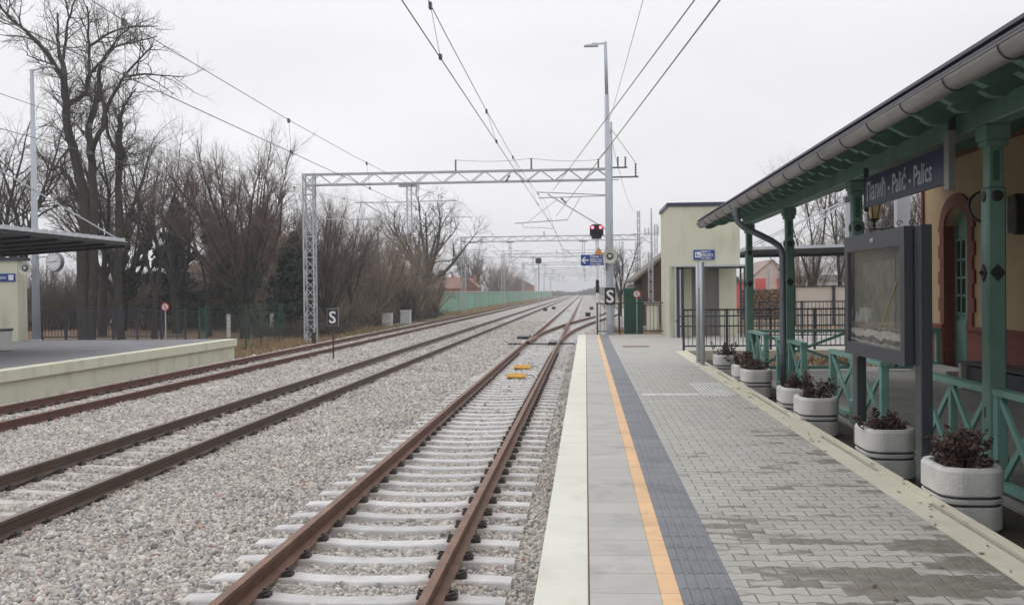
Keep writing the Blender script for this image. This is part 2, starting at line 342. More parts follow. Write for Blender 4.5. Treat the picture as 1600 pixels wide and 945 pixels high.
# brickwork
def brick(name, c1, c2, mortar, axis='x'):
    m, n, l, p = nodes_mat(name); p.inputs['Roughness'].default_value = .85
    ge = n.new('ShaderNodeNewGeometry'); s = n.new('ShaderNodeSeparateXYZ'); l.new(ge.outputs['Position'], s.inputs[0])
    cb = n.new('ShaderNodeCombineXYZ'); l.new(mth(n, l, 'ADD', s.outputs[0], s.outputs[1]), cb.inputs[0]); l.new(s.outputs[2], cb.inputs[1])
    b = n.new('ShaderNodeTexBrick'); b.inputs['Scale'].default_value = 1; b.inputs['Brick Width'].default_value = .26; b.inputs['Row Height'].default_value = .075
    b.inputs['Mortar Size'].default_value = .006; b.inputs['Color1'].default_value = (*c1, 1); b.inputs['Color2'].default_value = (*c2, 1); b.inputs['Mortar'].default_value = (*mortar, 1)
    l.new(cb.outputs[0], b.inputs['Vector']); l.new(b.outputs[0], p.inputs['Base Color'])
    bp = n.new('ShaderNodeBump'); bp.inputs['Strength'].default_value = .5; bp.inputs['Distance'].default_value = .01; bp.invert = True
    l.new(b.outputs['Fac'], bp.inputs['Height']); l.new(bp.outputs[0], p.inputs['Normal']); return m
M['red_brick'] = brick('red_brick', (.22, .062, .042), (.17, .048, .034), (.12, .05, .04))
M['wall_brick_far'] = brick('wall_brick_far', (.34, .15, .10), (.28, .12, .08), (.3, .22, .18))

# interlocking paving blocks, wet and dry
m, n, l, p = nodes_mat('paving_blocks')
ge = n.new('ShaderNodeNewGeometry'); s = n.new('ShaderNodeSeparateXYZ'); l.new(ge.outputs['Position'], s.inputs[0])
X, Y = s.outputs[0], s.outputs[1]
RW, BL = .14, .205
u0 = mth(n, l, 'DIVIDE', X, BL); v0 = mth(n, l, 'DIVIDE', Y, RW)
kk = mth(n, l, 'ROUND', v0); sg = mth(n, l, 'COSINE', mth(n, l, 'MULTIPLY', kk, math.pi))
tw = mth(n, l, 'MAXIMUM', mth(n, l, 'MINIMUM', mth(n, l, 'MULTIPLY', mth(n, l, 'COSINE', mth(n, l, 'MULTIPLY', u0, 2*math.pi)), 2.0), 1), -1)
v = mth(n, l, 'ADD', v0, mth(n, l, 'MULTIPLY', mth(n, l, 'MULTIPLY', tw, sg), .085)); row = mth(n, l, 'FLOOR', v); fv = mth(n, l, 'SUBTRACT', v, row)
par = mth(n, l, 'MODULO', mth(n, l, 'ADD', row, 1000), 2)
u = mth(n, l, 'ADD', u0, mth(n, l, 'MULTIPLY', par, .5)); col = mth(n, l, 'FLOOR', u); fu = mth(n, l, 'SUBTRACT', u, col)
eu = mth(n, l, 'MINIMUM', fu, mth(n, l, 'SUBTRACT', 1, fu)); ev = mth(n, l, 'MINIMUM', fv, mth(n, l, 'SUBTRACT', 1, fv))
ed = mth(n, l, 'MINIMUM', mth(n, l, 'MULTIPLY', eu, BL), mth(n, l, 'MULTIPLY', ev, RW))
jm = n.new('ShaderNodeMapRange'); jm.inputs[1].default_value = .001; jm.inputs[2].default_value = .008; l.new(ed, jm.inputs[0])
cc = n.new('ShaderNodeCombineXYZ'); l.new(col, cc.inputs[0]); l.new(row, cc.inputs[1])
wn = n.new('ShaderNodeTexWhiteNoise'); wn.noise_dimensions = '2D'; l.new(cc.outputs[0], wn.inputs['Vector'])
# wet patches: low frequency noise read once per block
cs = n.new('ShaderNodeVectorMath'); cs.operation = 'MULTIPLY'; l.new(cc.outputs[0], cs.inputs[0]); cs.inputs[1].default_value = (.26, .50, 1)
cn = n.new('ShaderNodeTexNoise'); cn.inputs['Scale'].default_value = .55; cn.inputs['Detail'].default_value = 2; l.new(cs.outputs[0], cn.inputs['Vector'])
right = n.new('ShaderNodeMapRange'); right.inputs[1].default_value = .9; right.inputs[2].default_value = 2.5; right.inputs[3].default_value = -.035; right.inputs[4].default_value = .05; l.new(X, right.inputs[0])
near = n.new('ShaderNodeMapRange'); near.inputs[1].default_value = 5; near.inputs[2].default_value = 16; near.inputs[3].default_value = .035; near.inputs[4].default_value = -.13; l.new(Y, near.inputs[0])
cm_ = n.new('ShaderNodeVectorMath'); cm_.operation = 'MULTIPLY'; l.new(ge.outputs['Position'], cm_.inputs[0]); cm_.inputs[1].default_value = (1.3, 3.6, 1)
cq = n.new('ShaderNodeTexNoise'); cq.inputs['Scale'].default_value = 1.0; cq.inputs['Detail'].default_value = 6; cq.inputs['Roughness'].default_value = .65; l.new(cm_.outputs[0], cq.inputs['Vector'])
blend = mth(n, l, 'ADD', mth(n, l, 'MULTIPLY', cn.outputs[0], .50), mth(n, l, 'MULTIPLY', cq.outputs[0], .50))
wet = mth(n, l, 'ADD', mth(n, l, 'ADD', blend, mth(n, l, 'MULTIPLY_ADD', wn.outputs[0], .07, -.035)), mth(n, l, 'ADD', right.outputs[0], near.outputs[0]))
wm = n.new('ShaderNodeMapRange'); wm.inputs[1].default_value = .505; wm.inputs[2].default_value = .55; l.new(wet, wm.inputs[0])
fn = n.new('ShaderNodeTexNoise'); fn.inputs['Scale'].default_value = 9; fn.inputs['Detail'].default_value = 6; l.new(ge.outputs['Position'], fn.inputs['Vector'])
wm2 = mth(n, l, 'MULTIPLY', wm.outputs[0], mth(n, l, 'MULTIPLY_ADD', fn.outputs[0], .9, .45)); 
c1 = n.new('ShaderNodeMix'); c1.data_type = 'RGBA'; c1.inputs[6].default_value = (.375, .365, .335, 1); c1.inputs[7].default_value = (.135, .122, .098, 1)
cl = mth(n, l, 'MINIMUM', wm2, 1); l.new(cl, c1.inputs[0])
br = mth(n, l, 'ADD', mth(n, l, 'MULTIPLY_ADD', wn.outputs[0], .16, .82), mth(n, l, 'MULTIPLY', fn.outputs[0], .2))
c2 = n.new('ShaderNodeVectorMath'); c2.operation = 'SCALE'; l.new(c1.outputs[2], c2.inputs[0]); l.new(br, c2.inputs['Scale'])
c3 = n.new('ShaderNodeMix'); c3.data_type = 'RGBA'; c3.inputs[6].default_value = (.16, .145, .12, 1); l.new(jm.outputs[0], c3.inputs[0]); l.new(c2.outputs[0], c3.inputs[7])
l.new(c3.outputs[2], p.inputs['Base Color']); l.new(mth(n, l, 'MULTIPLY_ADD', cl, -.2, .82), p.inputs['Roughness'])
b1 = n.new('ShaderNodeBump'); b1.inputs['Strength'].default_value = .7; b1.inputs['Distance'].default_value = .006; l.new(jm.outputs[0], b1.inputs['Height'])
b2 = n.new('ShaderNodeBump'); b2.inputs['Strength'].default_value = .15; b2.inputs['Distance'].default_value = .01; l.new(fn.outputs[0], b2.inputs['Height']); l.new(b1.outputs[0], b2.inputs['Normal'])
l.new(b2.outputs[0], p.inputs['Normal']); M['paving'] = m

def slabs(name, c, joint, ly=.4, jw=.006, tilec=.12, x0=0, lx=None, rough=.75, c2=None):
    m, n, l, p = nodes_mat(name); p.inputs['Roughness'].default_value = rough
    ge = n.new('ShaderNodeNewGeometry'); s = n.new('ShaderNodeSeparateXYZ'); l.new(ge.outputs['Position'], s.inputs[0])
    v = mth(n, l, 'DIVIDE', s.outputs[1], ly); row = mth(n, l, 'FLOOR', v); fv = mth(n, l, 'SUBTRACT', v, row)
    ed = mth(n, l, 'MULTIPLY', mth(n, l, 'MINIMUM', fv, mth(n, l, 'SUBTRACT', 1, fv)), ly)
    colv = row
    if lx:
        u = mth(n, l, 'DIVIDE', mth(n, l, 'SUBTRACT', s.outputs[0], x0), lx); cu = mth(n, l, 'FLOOR', u); fu = mth(n, l, 'SUBTRACT', u, cu)
        ed = mth(n, l, 'MINIMUM', ed, mth(n, l, 'MULTIPLY', mth(n, l, 'MINIMUM', fu, mth(n, l, 'SUBTRACT', 1, fu)), lx))
        colv = mth(n, l, 'ADD', row, mth(n, l, 'MULTIPLY', cu, 17.3))
    jm = n.new('ShaderNodeMapRange'); jm.inputs[1].default_value = jw*.3; jm.inputs[2].default_value = jw; l.new(ed, jm.inputs[0])
    wn = n.new('ShaderNodeTexWhiteNoise'); wn.noise_dimensions = '1D'; l.new(colv, wn.inputs['W'])
    fn = n.new('ShaderNodeTexNoise'); fn.inputs['Scale'].default_value = 5; fn.inputs['Detail'].default_value = 7; l.new(ge.outputs['Position'], fn.inputs['Vector'])
    br = mth(n, l, 'ADD', mth(n, l, 'MULTIPLY_ADD', wn.outputs[0], tilec, 1-tilec/2-.12), mth(n, l, 'MULTIPLY', fn.outputs[0], .24))
    gn_ = n.new('ShaderNodeTexNoise'); gn_.inputs['Scale'].default_value = 1.9; gn_.inputs['Detail'].default_value = 9; gn_.inputs['Roughness'].default_value = .7; l.new(ge.outputs['Position'], gn_.inputs['Vector'])
    gm = n.new('ShaderNodeMapRange'); gm.inputs[1].default_value = .50; gm.inputs[2].default_value = .72; gm.inputs[3].default_value = 1.0; gm.inputs[4].default_value = .68; l.new(gn_.outputs[0], gm.inputs[0]); br = mth(n, l, 'MULTIPLY', br, gm.outputs[0])
    c2_ = n.new('ShaderNodeVectorMath'); c2_.operation = 'SCALE'; c2_.inputs[0].default_value = c; l.new(br, c2_.inputs['Scale'])
    mx = n.new('ShaderNodeMix'); mx.data_type = 'RGBA'; mx.inputs[6].default_value = (*joint, 1); l.new(jm.outputs[0], mx.inputs[0]); l.new(c2_.outputs[0], mx.inputs[7])
    l.new(mx.outputs[2], p.inputs['Base Color'])
    b1 = n.new('ShaderNodeBump'); b1.inputs['Strength'].default_value = .6; b1.inputs['Distance'].default_value = .005; l.new(jm.outputs[0], b1.inputs['Height'])
    l.new(b1.outputs[0], p.inputs['Normal']); return m
M['slabs'] = slabs('slabs', (.385, .38, .352), (.25, .235, .21), ly=.4)
M['yellow_strip'] = slabs('yellow_strip', (.66, .43, .24), (.42, .27, .15), ly=.4)
M['tactile'] = slabs('tactile', (.180, .187, .206), (.11, .115, .125), ly=.3, tilec=.2)
M['pale_tactile'] = slabs('pale_tactile', (.56, .56, .54), (.3, .29, .27), ly=.3, lx=.3, x0=.83)
M['noise_panel'] = slabs('noise_panel', (.21, .44, .30), (.10, .24, .16), ly=4.0, jw=.08, tilec=.3)

# ground: dry grass, earth, some green
m, n, l, p = nodes_mat('ground_earth'); p.inputs['Roughness'].default_value = 1
ge = n.new('ShaderNodeNewGeometry')
a = n.new('ShaderNodeTexNoise'); a.inputs['Scale'].default_value = .12; a.inputs['Detail'].default_value = 8; l.new(ge.outputs['Position'], a.inputs['Vector'])
c = ramp(n, l, a.outputs[0], [(.35, (.115, .085, .055)), (.48, (.20, .145, .09)), (.56, (.12, .12, .05)), (.66, (.075, .11, .035))])
b = n.new('ShaderNodeTexNoise'); b.inputs['Scale'].default_value = 14; b.inputs['Detail'].default_value = 8; l.new(ge.outputs['Position'], b.inputs['Vector'])
s_ = n.new('ShaderNodeVectorMath'); s_.operation = 'SCALE'; l.new(c, s_.inputs[0]); l.new(mth(n, l, 'MULTIPLY_ADD', b.outputs[0], 1.4, .3), s_.inputs['Scale'])
l.new(s_.outputs[0], p.inputs['Base Color'])
bp = n.new('ShaderNodeBump'); bp.inputs['Strength'].default_value = .8; bp.inputs['Distance'].default_value = .05; l.new(b.outputs[0], bp.inputs['Height']); l.new(bp.outputs[0], p.inputs['Normal'])
M['ground'] = m
M['leaf_litter'] = mat('leaf_litter', (.16, .10, .06), .95, .4, 18, .7, 30, col2=(.26, .17, .10), c2lo=.5, c2hi=.65, c2scale=10)
M['lawn'] = mat('lawn', (.06, .105, .03), .95, .3, 3, .5, 40)

# clear but reflective display glass
m, n, l, p = nodes_mat('display_glass'); p.inputs['Base Color'].default_value = (.03, .03, .03, 1); p.inputs['Roughness'].default_value = .02
gl = n.new('ShaderNodeBsdfGlossy'); gl.inputs['Roughness'].default_value = .015; gl.inputs[0].default_value = (1, 1, 1, 1)
tr = n.new('ShaderNodeBsdfTransparent'); tr.inputs[0].default_value = (.85, .86, .85, 1)
fr = n.new('ShaderNodeFresnel'); fr.inputs[0].default_value = 1.55
nz = n.new('ShaderNodeTexNoise'); nz.inputs['Scale'].default_value = 2.2; tcc = n.new('ShaderNodeTexCoord'); l.new(tcc.outputs['Object'], nz.inputs['Vector'])
bp = n.new('ShaderNodeBump'); bp.inputs['Strength'].default_value = .05; bp.inputs['Distance'].default_value = .04; l.new(nz.outputs[0], bp.inputs['Height'])
l.new(bp.outputs[0], gl.inputs['Normal'])
gg = n.new('ShaderNodeNewGeometry'); fa = mth(n, l, 'MULTIPLY', mth(n, l, 'MULTIPLY_ADD', fr.outputs[0], 1.3, .05), mth(n, l, 'SUBTRACT', 1, gg.outputs['Backfacing'])); mxs = n.new('ShaderNodeMixShader'); l.new(mth(n, l, 'MINIMUM', fa, 1), mxs.inputs[0]); l.new(tr.outputs[0], mxs.inputs[1]); l.new(gl.outputs[0], mxs.inputs[2])
l.new(mxs.outputs[0], n['Material Output'].inputs[0]); M['glass'] = m
M['dark_glass'] = mat('dark_glass', (.02, .025, .025), .06, 0, 2, 0, spec=.8)
M['lantern_glass'] = mat('lantern_glass', (.50, .36, .18), .35, .1, 6, 0)

# ---------------------------------------------------------------- ground, ballast, platforms
def struct(name, mb, mt, **k): return tag(mb.build(name, mt, **k), kind='structure')
g = MB(); g.add([(-3000, -60, -.45), (3000, -60, -.45), (3000, 2900, -.45), (-3000, 2900, -.45)], [(0, 1, 2, 3)]); struct('ground', g, M['ground'])

T1, T2, T3 = -1.96, -6.62, -11.25
turn = [(45, -1.96), (52, -1.80), (58, -1.50), (66, -.92), (74, -.15), (82, .72), (92, 1.85), (100, 2.55), (110, 3.12), (122, 3.45), (140, 3.58), (170, 3.62), (500, 3.62)]
ty = np.array([a for a, b in turn]); tx = np.array([b for a, b in turn])
def turnx(y):
    # smooth interpolation
    s = 0
    for d in (-4, -2, 0, 2, 4): s += np.interp(y+d, ty, tx)
    return s/5
def ballast_h(x, y):
    x = np.asarray(x, float); y = np.asarray(y, float)
    h = np.full(x.shape, -.185)
    def bed(h, c, z, a=1.05, b=1.75): return h+(z-h)*np.clip((b-np.abs(x-c))/(b-a), 0, 1)
    h = bed(h, T1, -.238); h = bed(h, T2, -.218, .70, .95); h = bed(h, T3, -.218, .70, .95)
    h = np.where((x > -.75), -.26, h)
    h = h + .013*np.sin(x*1.7+y*.6)*np.sin(y*.9+1) + .012*np.sin(x*4.1)*np.sin(y*3.3)
    left = -12.95; h = np.where(x < left, np.maximum(-.62, h-(left-x)*.32), h)
    rt = np.where(y > 45, 5.0, 1.6); h = np.where(x > rt, np.maximum(-.62, h-(x-rt)*.35), h)
    return h
xs = np.concatenate([np.arange(-15.2, 7.0, .15)])
ys = np.concatenate([np.arange(-6, 42, .3), np.arange(42, 120, 2.0), np.arange(120, 900, 20)])
GX, GY = np.meshgrid(xs, ys); GZ = ballast_h(GX, GY)
mb = MB(); W_ = len(xs)
mb.v = list(zip(GX.ravel().tolist(), GY.ravel().tolist(), GZ.ravel().tolist()))
for j in range(len(ys)-1):
    for i in range(W_-1):
        if ys[j] < 38.4 and xs[i] > -.1: continue
        if ys[j] < 36.6 and xs[i] < -13.45: continue
        mb.f.append((j*W_+i, j*W_+i+1, (j+1)*W_+i+1, (j+1)*W_+i))
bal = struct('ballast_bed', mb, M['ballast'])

# loose ballast stones on it, as geometry-node instances
def stone_object(name, P, S, label):
    me = bpy.data.meshes.new(name); me.from_pydata(P.tolist(), [], [])
    at = me.attributes.new('sc', 'FLOAT', 'POINT'); at.data.foreach_set('value', S.astype(np.float32))
    me.materials.append(M['stone'])
    o = bpy.data.objects.new(name, me); C.objects.link(o); tag(o, label, 'ballast', kind='stuff')
    gn = bpy.data.node_groups.new(name, 'GeometryNodeTree')
    gn.interface.new_socket('Geometry', in_out='INPUT', socket_type='NodeSocketGeometry'); gn.interface.new_socket('Geometry', in_out='OUTPUT', socket_type='NodeSocketGeometry')
    n = gn.nodes; l = gn.links; gi = n.new('NodeGroupInput'); go = n.new('NodeGroupOutput')
    g2i = n.new('GeometryNodeGeometryToInstance')
    for k in range(5):
        ico = n.new('GeometryNodeMeshIcoSphere'); ico.inputs['Radius'].default_value = 1; ico.inputs['Subdivisions'].default_value = 2
        spn = n.new('GeometryNodeSetPosition'); nz = n.new('ShaderNodeTexNoise'); nz.noise_dimensions = '4D'; nz.inputs['W'].default_value = k*7.7; nz.inputs['Scale'].default_value = .75; nz.inputs['Detail'].default_value = 1.5
        pos = n.new('GeometryNodeInputPosition'); l.new(pos.outputs[0], nz.inputs['Vector'])
        sub = n.new('ShaderNodeVectorMath'); sub.operation = 'SUBTRACT'; l.new(nz.outputs['Color'], sub.inputs[0]); sub.inputs[1].default_value = (.5, .5, .5)
        scl = n.new('ShaderNodeVectorMath'); scl.operation = 'SCALE'; l.new(sub.outputs[0], scl.inputs[0]); scl.inputs['Scale'].default_value = 1.7
        l.new(ico.outputs[0], spn.inputs[0]); l.new(scl.outputs[0], spn.inputs['Offset'])
        sm = n.new('GeometryNodeSetMaterial'); sm.inputs['Material'].default_value = M['stone']; l.new(spn.outputs[0], sm.inputs[0]); l.new(sm.outputs[0], g2i.inputs[0])
    iop = n.new('GeometryNodeInstanceOnPoints'); l.new(gi.outputs[0], iop.inputs['Points']); l.new(g2i.outputs[0], iop.inputs['Instance']); iop.inputs['Pick Instance'].default_value = True
    ri = n.new('FunctionNodeRandomValue'); ri.data_type = 'INT'; ri.inputs[4].default_value = 0; ri.inputs[5].default_value = 4; l.new(ri.outputs[2], iop.inputs['Instance Index'])
    rr = n.new('FunctionNodeRandomValue'); rr.data_type = 'FLOAT_VECTOR'; rr.inputs[0].default_value = (0, 0, 0); rr.inputs[1].default_value = (6.28, 6.28, 6.28)
    ev = n.new('FunctionNodeEulerToRotation'); l.new(rr.outputs[0], ev.inputs[0]); l.new(ev.outputs[0], iop.inputs['Rotation'])
    rs = n.new('FunctionNodeRandomValue'); rs.data_type = 'FLOAT_VECTOR'; rs.inputs[0].default_value = (.75, .6, .5); rs.inputs[1].default_value = (1.25, 1.1, .9); rs.inputs['Seed'].default_value = 3
    an = n.new('GeometryNodeInputNamedAttribute'); an.data_type = 'FLOAT'; an.inputs[0].default_value = 'sc'
    vm = n.new('ShaderNodeVectorMath'); vm.operation = 'SCALE'; l.new(rs.outputs[0], vm.inputs[0]); l.new(an.outputs[0], vm.inputs['Scale']); l.new(vm.outputs[0], iop.inputs['Scale'])
    l.new(iop.outputs[0], go.inputs[0])
    md = o.modifiers.new('stones', 'NODES'); md.node_group = gn
    return o
rng = np.random.default_rng(5)
def scatter(x0, x1, y0, y1, dens):
    k = int((x1-x0)*(y1-y0)*dens); return np.stack([rng.uniform(x0, x1, k), rng.uniform(y0, y1, k)], 1)
P = np.concatenate([scatter(-9, -.33, 3.5, 9, 1150), scatter(-13.4, -.33, 9, 17, 800), scatter(-13.4, -.33, 17, 30, 400), scatter(-13.9, -.33, 30, 46, 190), scatter(-13.9, 1.5, 46, 62, 110), scatter(-13.9, 2, 62, 80, 60)])
x, y = P[:, 0], P[:, 1]
inview = x > -(y*.62+1.5); P = P[inview]; x, y = P[:, 0], P[:, 1]
frac = (y/.6) % 1.0
def on_sleeper(x, y, tcx, half=1.28): return (np.abs(x-tcx) < half) & (np.abs(((y-.3) % .6)-.3) < .115)
s1 = on_sleeper(x, y, T1) & (rng.random(len(x)) < .985)
s2 = on_sleeper(x, y, T2, .9) & (rng.random(len(x)) < .93)
s3 = on_sleeper(x, y, T3, .9) & (rng.random(len(x)) < .93)
rl = np.zeros(len(x), bool)
for t in (T1, T2, T3):
    for sgn in (-.755, .755): rl |= np.abs(x-t-sgn) < .085
keep = ~(s1 | s2 | s3 | rl); P = P[keep & ((P[:, 1] > 38.95) | (P[:, 0] < -.33))]; x, y = P[:, 0], P[:, 1]
S = rng.uniform(.014, .030, len(x))*np.where(rng.random(len(x)) < .06, 1.45, 1)*np.where(y > 17, 1.25, 1)*np.where(y > 30, 1.25, 1)*np.where(y > 46, 1.15, 1)
Z = ballast_h(x, y)+S*rng.uniform(-.1, .65, len(x))
Z = np.where(np.abs(x-T1) < .68, Z-.014, Z)
stone_object('ballast_stones', np.stack([x, y, Z], 1), S, 'loose pale beige and grey track ballast stones between and beside the rails')
# the grassy verge strip at the foot of the rails on the left and dry grass tufts
def tufts(name, pts, h, mt, label, blades=9, spread=.12, w=.012, cat='grass'):
    mb = MB()
    for (x, y, z) in pts:
        for b in range(blades):
            a = random.uniform(0, 6.28); r = random.uniform(0, spread); hh = h*random.uniform(.5, 1.1)
            px, py = x+math.cos(a)*r, y+math.sin(a)*r; lx, ly = random.gauss(0, .35)*hh, random.gauss(0, .35)*hh
            b0 = len(mb.v); ca, sa = math.cos(a+1.57)*w, math.sin(a+1.57)*w
            mb.v += [(px-ca, py-sa, z), (px+ca, py+sa, z), (px+lx*.5+ca*.7, py+ly*.5+sa*.7, z+hh*.6), (px+lx*.5-ca*.7, py+ly*.5-sa*.7, z+hh*.6), (px+lx*1.2, py+ly*1.2, z+hh)]
            mb.f += [(b0, b0+1, b0+2, b0+3), (b0+3, b0+2, b0+4)]
    return tag(mb.build(name, mt), label, cat, kind='stuff')
pts = [(random.uniform(-19, -13.9), random.uniform(39, 75), -.5) for _ in range(1500)]
tufts('dry_grass', pts, .35, M['dry_grass'], 'dry straw coloured grass along the foot of the gravel by the far track', blades=7, w=.02)
g = MB(); g.add([(-60, 44, -.44), (-17, 44, -.44), (-17, 92, -.30), (-60, 92, -.30)], [(0, 1, 2, 3)]); struct('woodland_floor', g, M['leaf_litter'])

# --- platform beside the camera
PZ = .55; PE = 38.9
g = MB(); g.prism([(-.30, PZ), (0, PZ), (0, -.6), (-.22, -.6), (-.22, PZ-.25), (-.30, PZ-.25)], 'y', -8, PE); struct('platform_edge', g, M['coping'], bevel=.008)
g = MB(); g.box(.008, .40, -8, PE, PZ-.3, PZ-.006); struct('platform_slabs', g, M['slabs'])
g = MB(); g.box(-.002, .010, -8, PE, PZ-.3, PZ-.016); struct('platform_joint', g, M['brown_trim'])
g = MB(); g.box(.402, .51, -8, PE, PZ-.3, PZ-.003); struct('yellow_line', g, M['yellow_strip'])
g = MB(); g.box(.512, .828, -8, PE, PZ-.3, PZ-.008)
for k in range(5):
    xx = .535+k*.059
    yy = -.9
    while yy < PE-.4:
        g.prism([(xx, PZ-.009), (xx+.036, PZ-.009), (xx+.030, PZ-.002), (xx+.006, PZ-.002)], 'y', yy+.006, yy+.294); yy += .3
struct('tactile_strip', g, M['tactile'])
g = MB(); g.box(.83, 2.45, -8, 27.9, -.6, PZ-.004); g.box(.83, 16, 27.9, PE, -.6, PZ-.004); struct('platform_paving', g, M['paving'])
g = MB(); g.box(.9, 1.83, 16.15, 16.45, PZ-.1, PZ); struct('pale_paver_band', g, M['pale_tactile'])
g = MB()
for k in range(9): g.box(1.86+k*.062, 1.86+k*.062+.030, 16.0, 18.3, PZ-.05, PZ+.001)
struct('pale_guide_ribs', g, M['pale_tactile'])
# kerb on the station side with drain slots
g = MB(); g.box(2.452, 2.655, -8, 27.9, -.3, PZ); g.box(2.695, 2.78, -8, 27.9, -.3, PZ+.012)
segs = [(-8, 2.4), (6.9, 8.0, ), ]
slots = [(5.2, 8.0), (9.4, 11.6), (13.4, 16.4), (18.8, 20.6)]
yy = -8
for a, b in slots+[(27.9, 28)]:
    if a > yy: g.box(2.654, 2.697, yy, min(a, 27.9), -.3, PZ+.0005)
    yy = b
struct('platform_kerb', g, M['kerb'])
g = MB(); g.box(2.655, 2.695, 0, 27.8, PZ-.08, PZ-.05); struct('kerb_channel', g, M['black'])
# leaves lying on the kerb and paving
mb = MB()
for _ in range(110):
    x = random.choice([random.uniform(2.46, 2.76)]*3+[random.uniform(1.6, 2.45)]); y = random.uniform(5, 22)
    a = random.uniform(0, 6.28); s = random.uniform(.012, .024)
    if 2.64 < x < 2.7: continue
    q = [(math.cos(a+t)*s*r+x, math.sin(a+t)*s*r+y, PZ+(.016 if x > 2.6 else .004)+zz) for t, r, zz in ((0, 1.3, .006), (1.6, .7, 0), (3.14, 1.2, .008), (4.7, .7, 0))]
    mb.add(q, [(0, 1, 2, 3)])
tag(mb.build('fallen_leaves', M['fallen_leaf']), 'small dry brown leaves scattered on the cream kerb', 'leaves', kind='stuff')
GZs = .34
g = MB(); g.box(2.78, 3.66, -8, 27.9, -.5, GZs-.03); struct('planting_strip', g, M['soil'])
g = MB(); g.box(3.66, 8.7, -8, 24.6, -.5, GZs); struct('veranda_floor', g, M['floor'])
g = MB(); g.box(3.66, 20, 24.6, 27.6, -.5, GZs-.05); struct('leaf_covered_bed', g, M['leaf_litter'])
g = MB(); g.box(2.78, 20, 27.62, 27.9, -.5, PZ+.02); struct('ramp_kerb', g, M['kerb'])
g = MB(); g.box(4.2, 20, PE, 62, -.44, .30); struct('yard_ground', g, M['leaf_litter'])
g = MB(); g.box(2.0, 4.2, PE+.1, 44, -.44, .1); struct('leafy_ground', g, M['leaf_litter'])
g = MB(); g.box(1.1, 1.9, 30.0, 30.6, PZ-.05, PZ+.002); tag(g.build('drain_cover', M['brown_trim']), 'rusty rectangular access cover set in the platform paving', 'cover')

# --- platform across the tracks
g = MB(); g.prism([(-13.35, PZ), (-13.75, PZ), (-13.75, -.6), (-13.47, -.6), (-13.47, PZ-.27), (-13.35, PZ-.27)], 'y', 5, 37.3)
struct('far_platform_edge', g, M['render_wall'], bevel=.008)
g = MB(); g.box(-26, -13.752, 5, 37.28, -.6, PZ-.004); struct('far_platform_surface', g, M['asphalt'])

# ---------------------------------------------------------------- tracks
def rail_profile(dz=0):
    half = [(.036, -.0), (.036, -.035), (.012, -.052), (.010, -.140), (.075, -.158), (.075, -.172)]
    r = [(a, z+dz) for a, z in half]; return r+[(-a, z) for a, z in r[::-1]]
def sleeper_mesh(mb, cx, cy, length=2.6, ang=0, dz=0):
    st = [(-length/2, -.200), (-.98, -.186), (-.55, -.182), (-.40, -.198), (0, -.208), (.40, -.198), (.55, -.182), (.98, -.186), (length/2, -.200)]
    vs = []; ca, sa = math.cos(ang), math.sin(ang)
    for x, z in st:
        for yy, zz in ((-.15, -.34), (-.108, z+dz-.012), (-.096, z+dz), (.096, z+dz), (.108, z+dz-.012), (.15, -.34)):
            vs.append((cx+x*ca-yy*sa, cy+x*sa+yy*ca, zz))
    fs = []
    for i in range(len(st)-1):
        for k in range(6): fs.append((i*6+k, (i+1)*6+k, (i+1)*6+(k+1) % 6, i*6+(k+1) % 6))
    fs += [tuple(range(6)), tuple(range(48, 54))[::-1]]
    mb.add(vs, fs)
def clip_mesh(mb, s):
    for t in (-1, 1):
        xx = s+t*.118
        mb.bbox(xx-.045, xx+.045, -.055, .055, -.19, -.150, .01)
        mb.tube([(xx-.03*t, -.05, -.150), (xx+.03*t, -.03, -.128), (xx+.035*t, .03, -.128), (xx-.03*t, .05, -.150)], .011, 6)
        mb.tube([(xx, 0, -.16), (xx, 0, -.115)], .016, 6)
    mb.box(s-.13, s+.13, -.07, .07, -.195, -.1725)
def track(name, label, cx, railmat, slmat, y0=-6, y1=760, first=3.0, dz=0, headmat=None, n_ind=100, n_clip=60, sl_to=320):
    t = thing(name, label, 'track', (cx, 0, 0), 'parallel railway tracks')
    for s in (-.755, .755):
        r = MB().sweep(rail_profile(), [(cx+s, y0), (cx+s, y1)]).build('rail', railmat, t)
        f = MB()
        for q in (-1, 1): f.prism([(s+cx+q*.030, -.150), (s+cx+q*.074, -.160), (s+cx+q*.077, -.1705), (s+cx+q*.030, -.1705)], 'y', y0, y1)
        f.build('rail_foot', M['rail_foot'] if railmat is M['rail'] else railmat, r)
        if headmat: MB().box(cx+s-.024, cx+s+.030, y0, y1, -.004, .0015).build('running_surface', headmat, r)
    sm = MB(); sleeper_mesh(sm, 0, 0, dz=dz); proto = sm.build('sleeper', slmat, None)
    clips = []
    for s in (-.755, .755):
        cm = MB(); clip_mesh(cm, s); clip = cm.build('rail_fastening', M['fastening'], None); clip.parent = proto; clips.append(clip)
    k = int(math.ceil(first/.6)); ys_ = []
    for i in range(n_ind):
        y = (k+i)*.6+.0
        o = proto if i == 0 else proto.copy()
        if i: C.objects.link(o)
        o.parent = t; o.location = (random.uniform(-.012, .012), y+random.uniform(-.008, .008), random.uniform(-.003, .003))
        if 0 < i < n_clip:
            for clip in clips: c = clip.copy(); C.objects.link(c); c.parent = o
    rest = MB(); y = (k+n_ind)*.6
    while y < sl_to: sleeper_mesh(rest, cx, y, dz=dz); y += .6
    ro = rest.build('sleeper', slmat, t); ro['kind'] = 'stuff'
    return t
t1 = track('railway_track', 'nearest track with rusty rails on clean white sleepers, beside the platform edge', T1, M['rail'], M['sleeper'])
t2 = track('railway_track', 'middle track with dark brown worn rails and sleepers half buried in gravel', T2, M['rail_brown'], M['sleeper_dusty'], dz=-.006, headmat=M['rail_head'], n_clip=40)
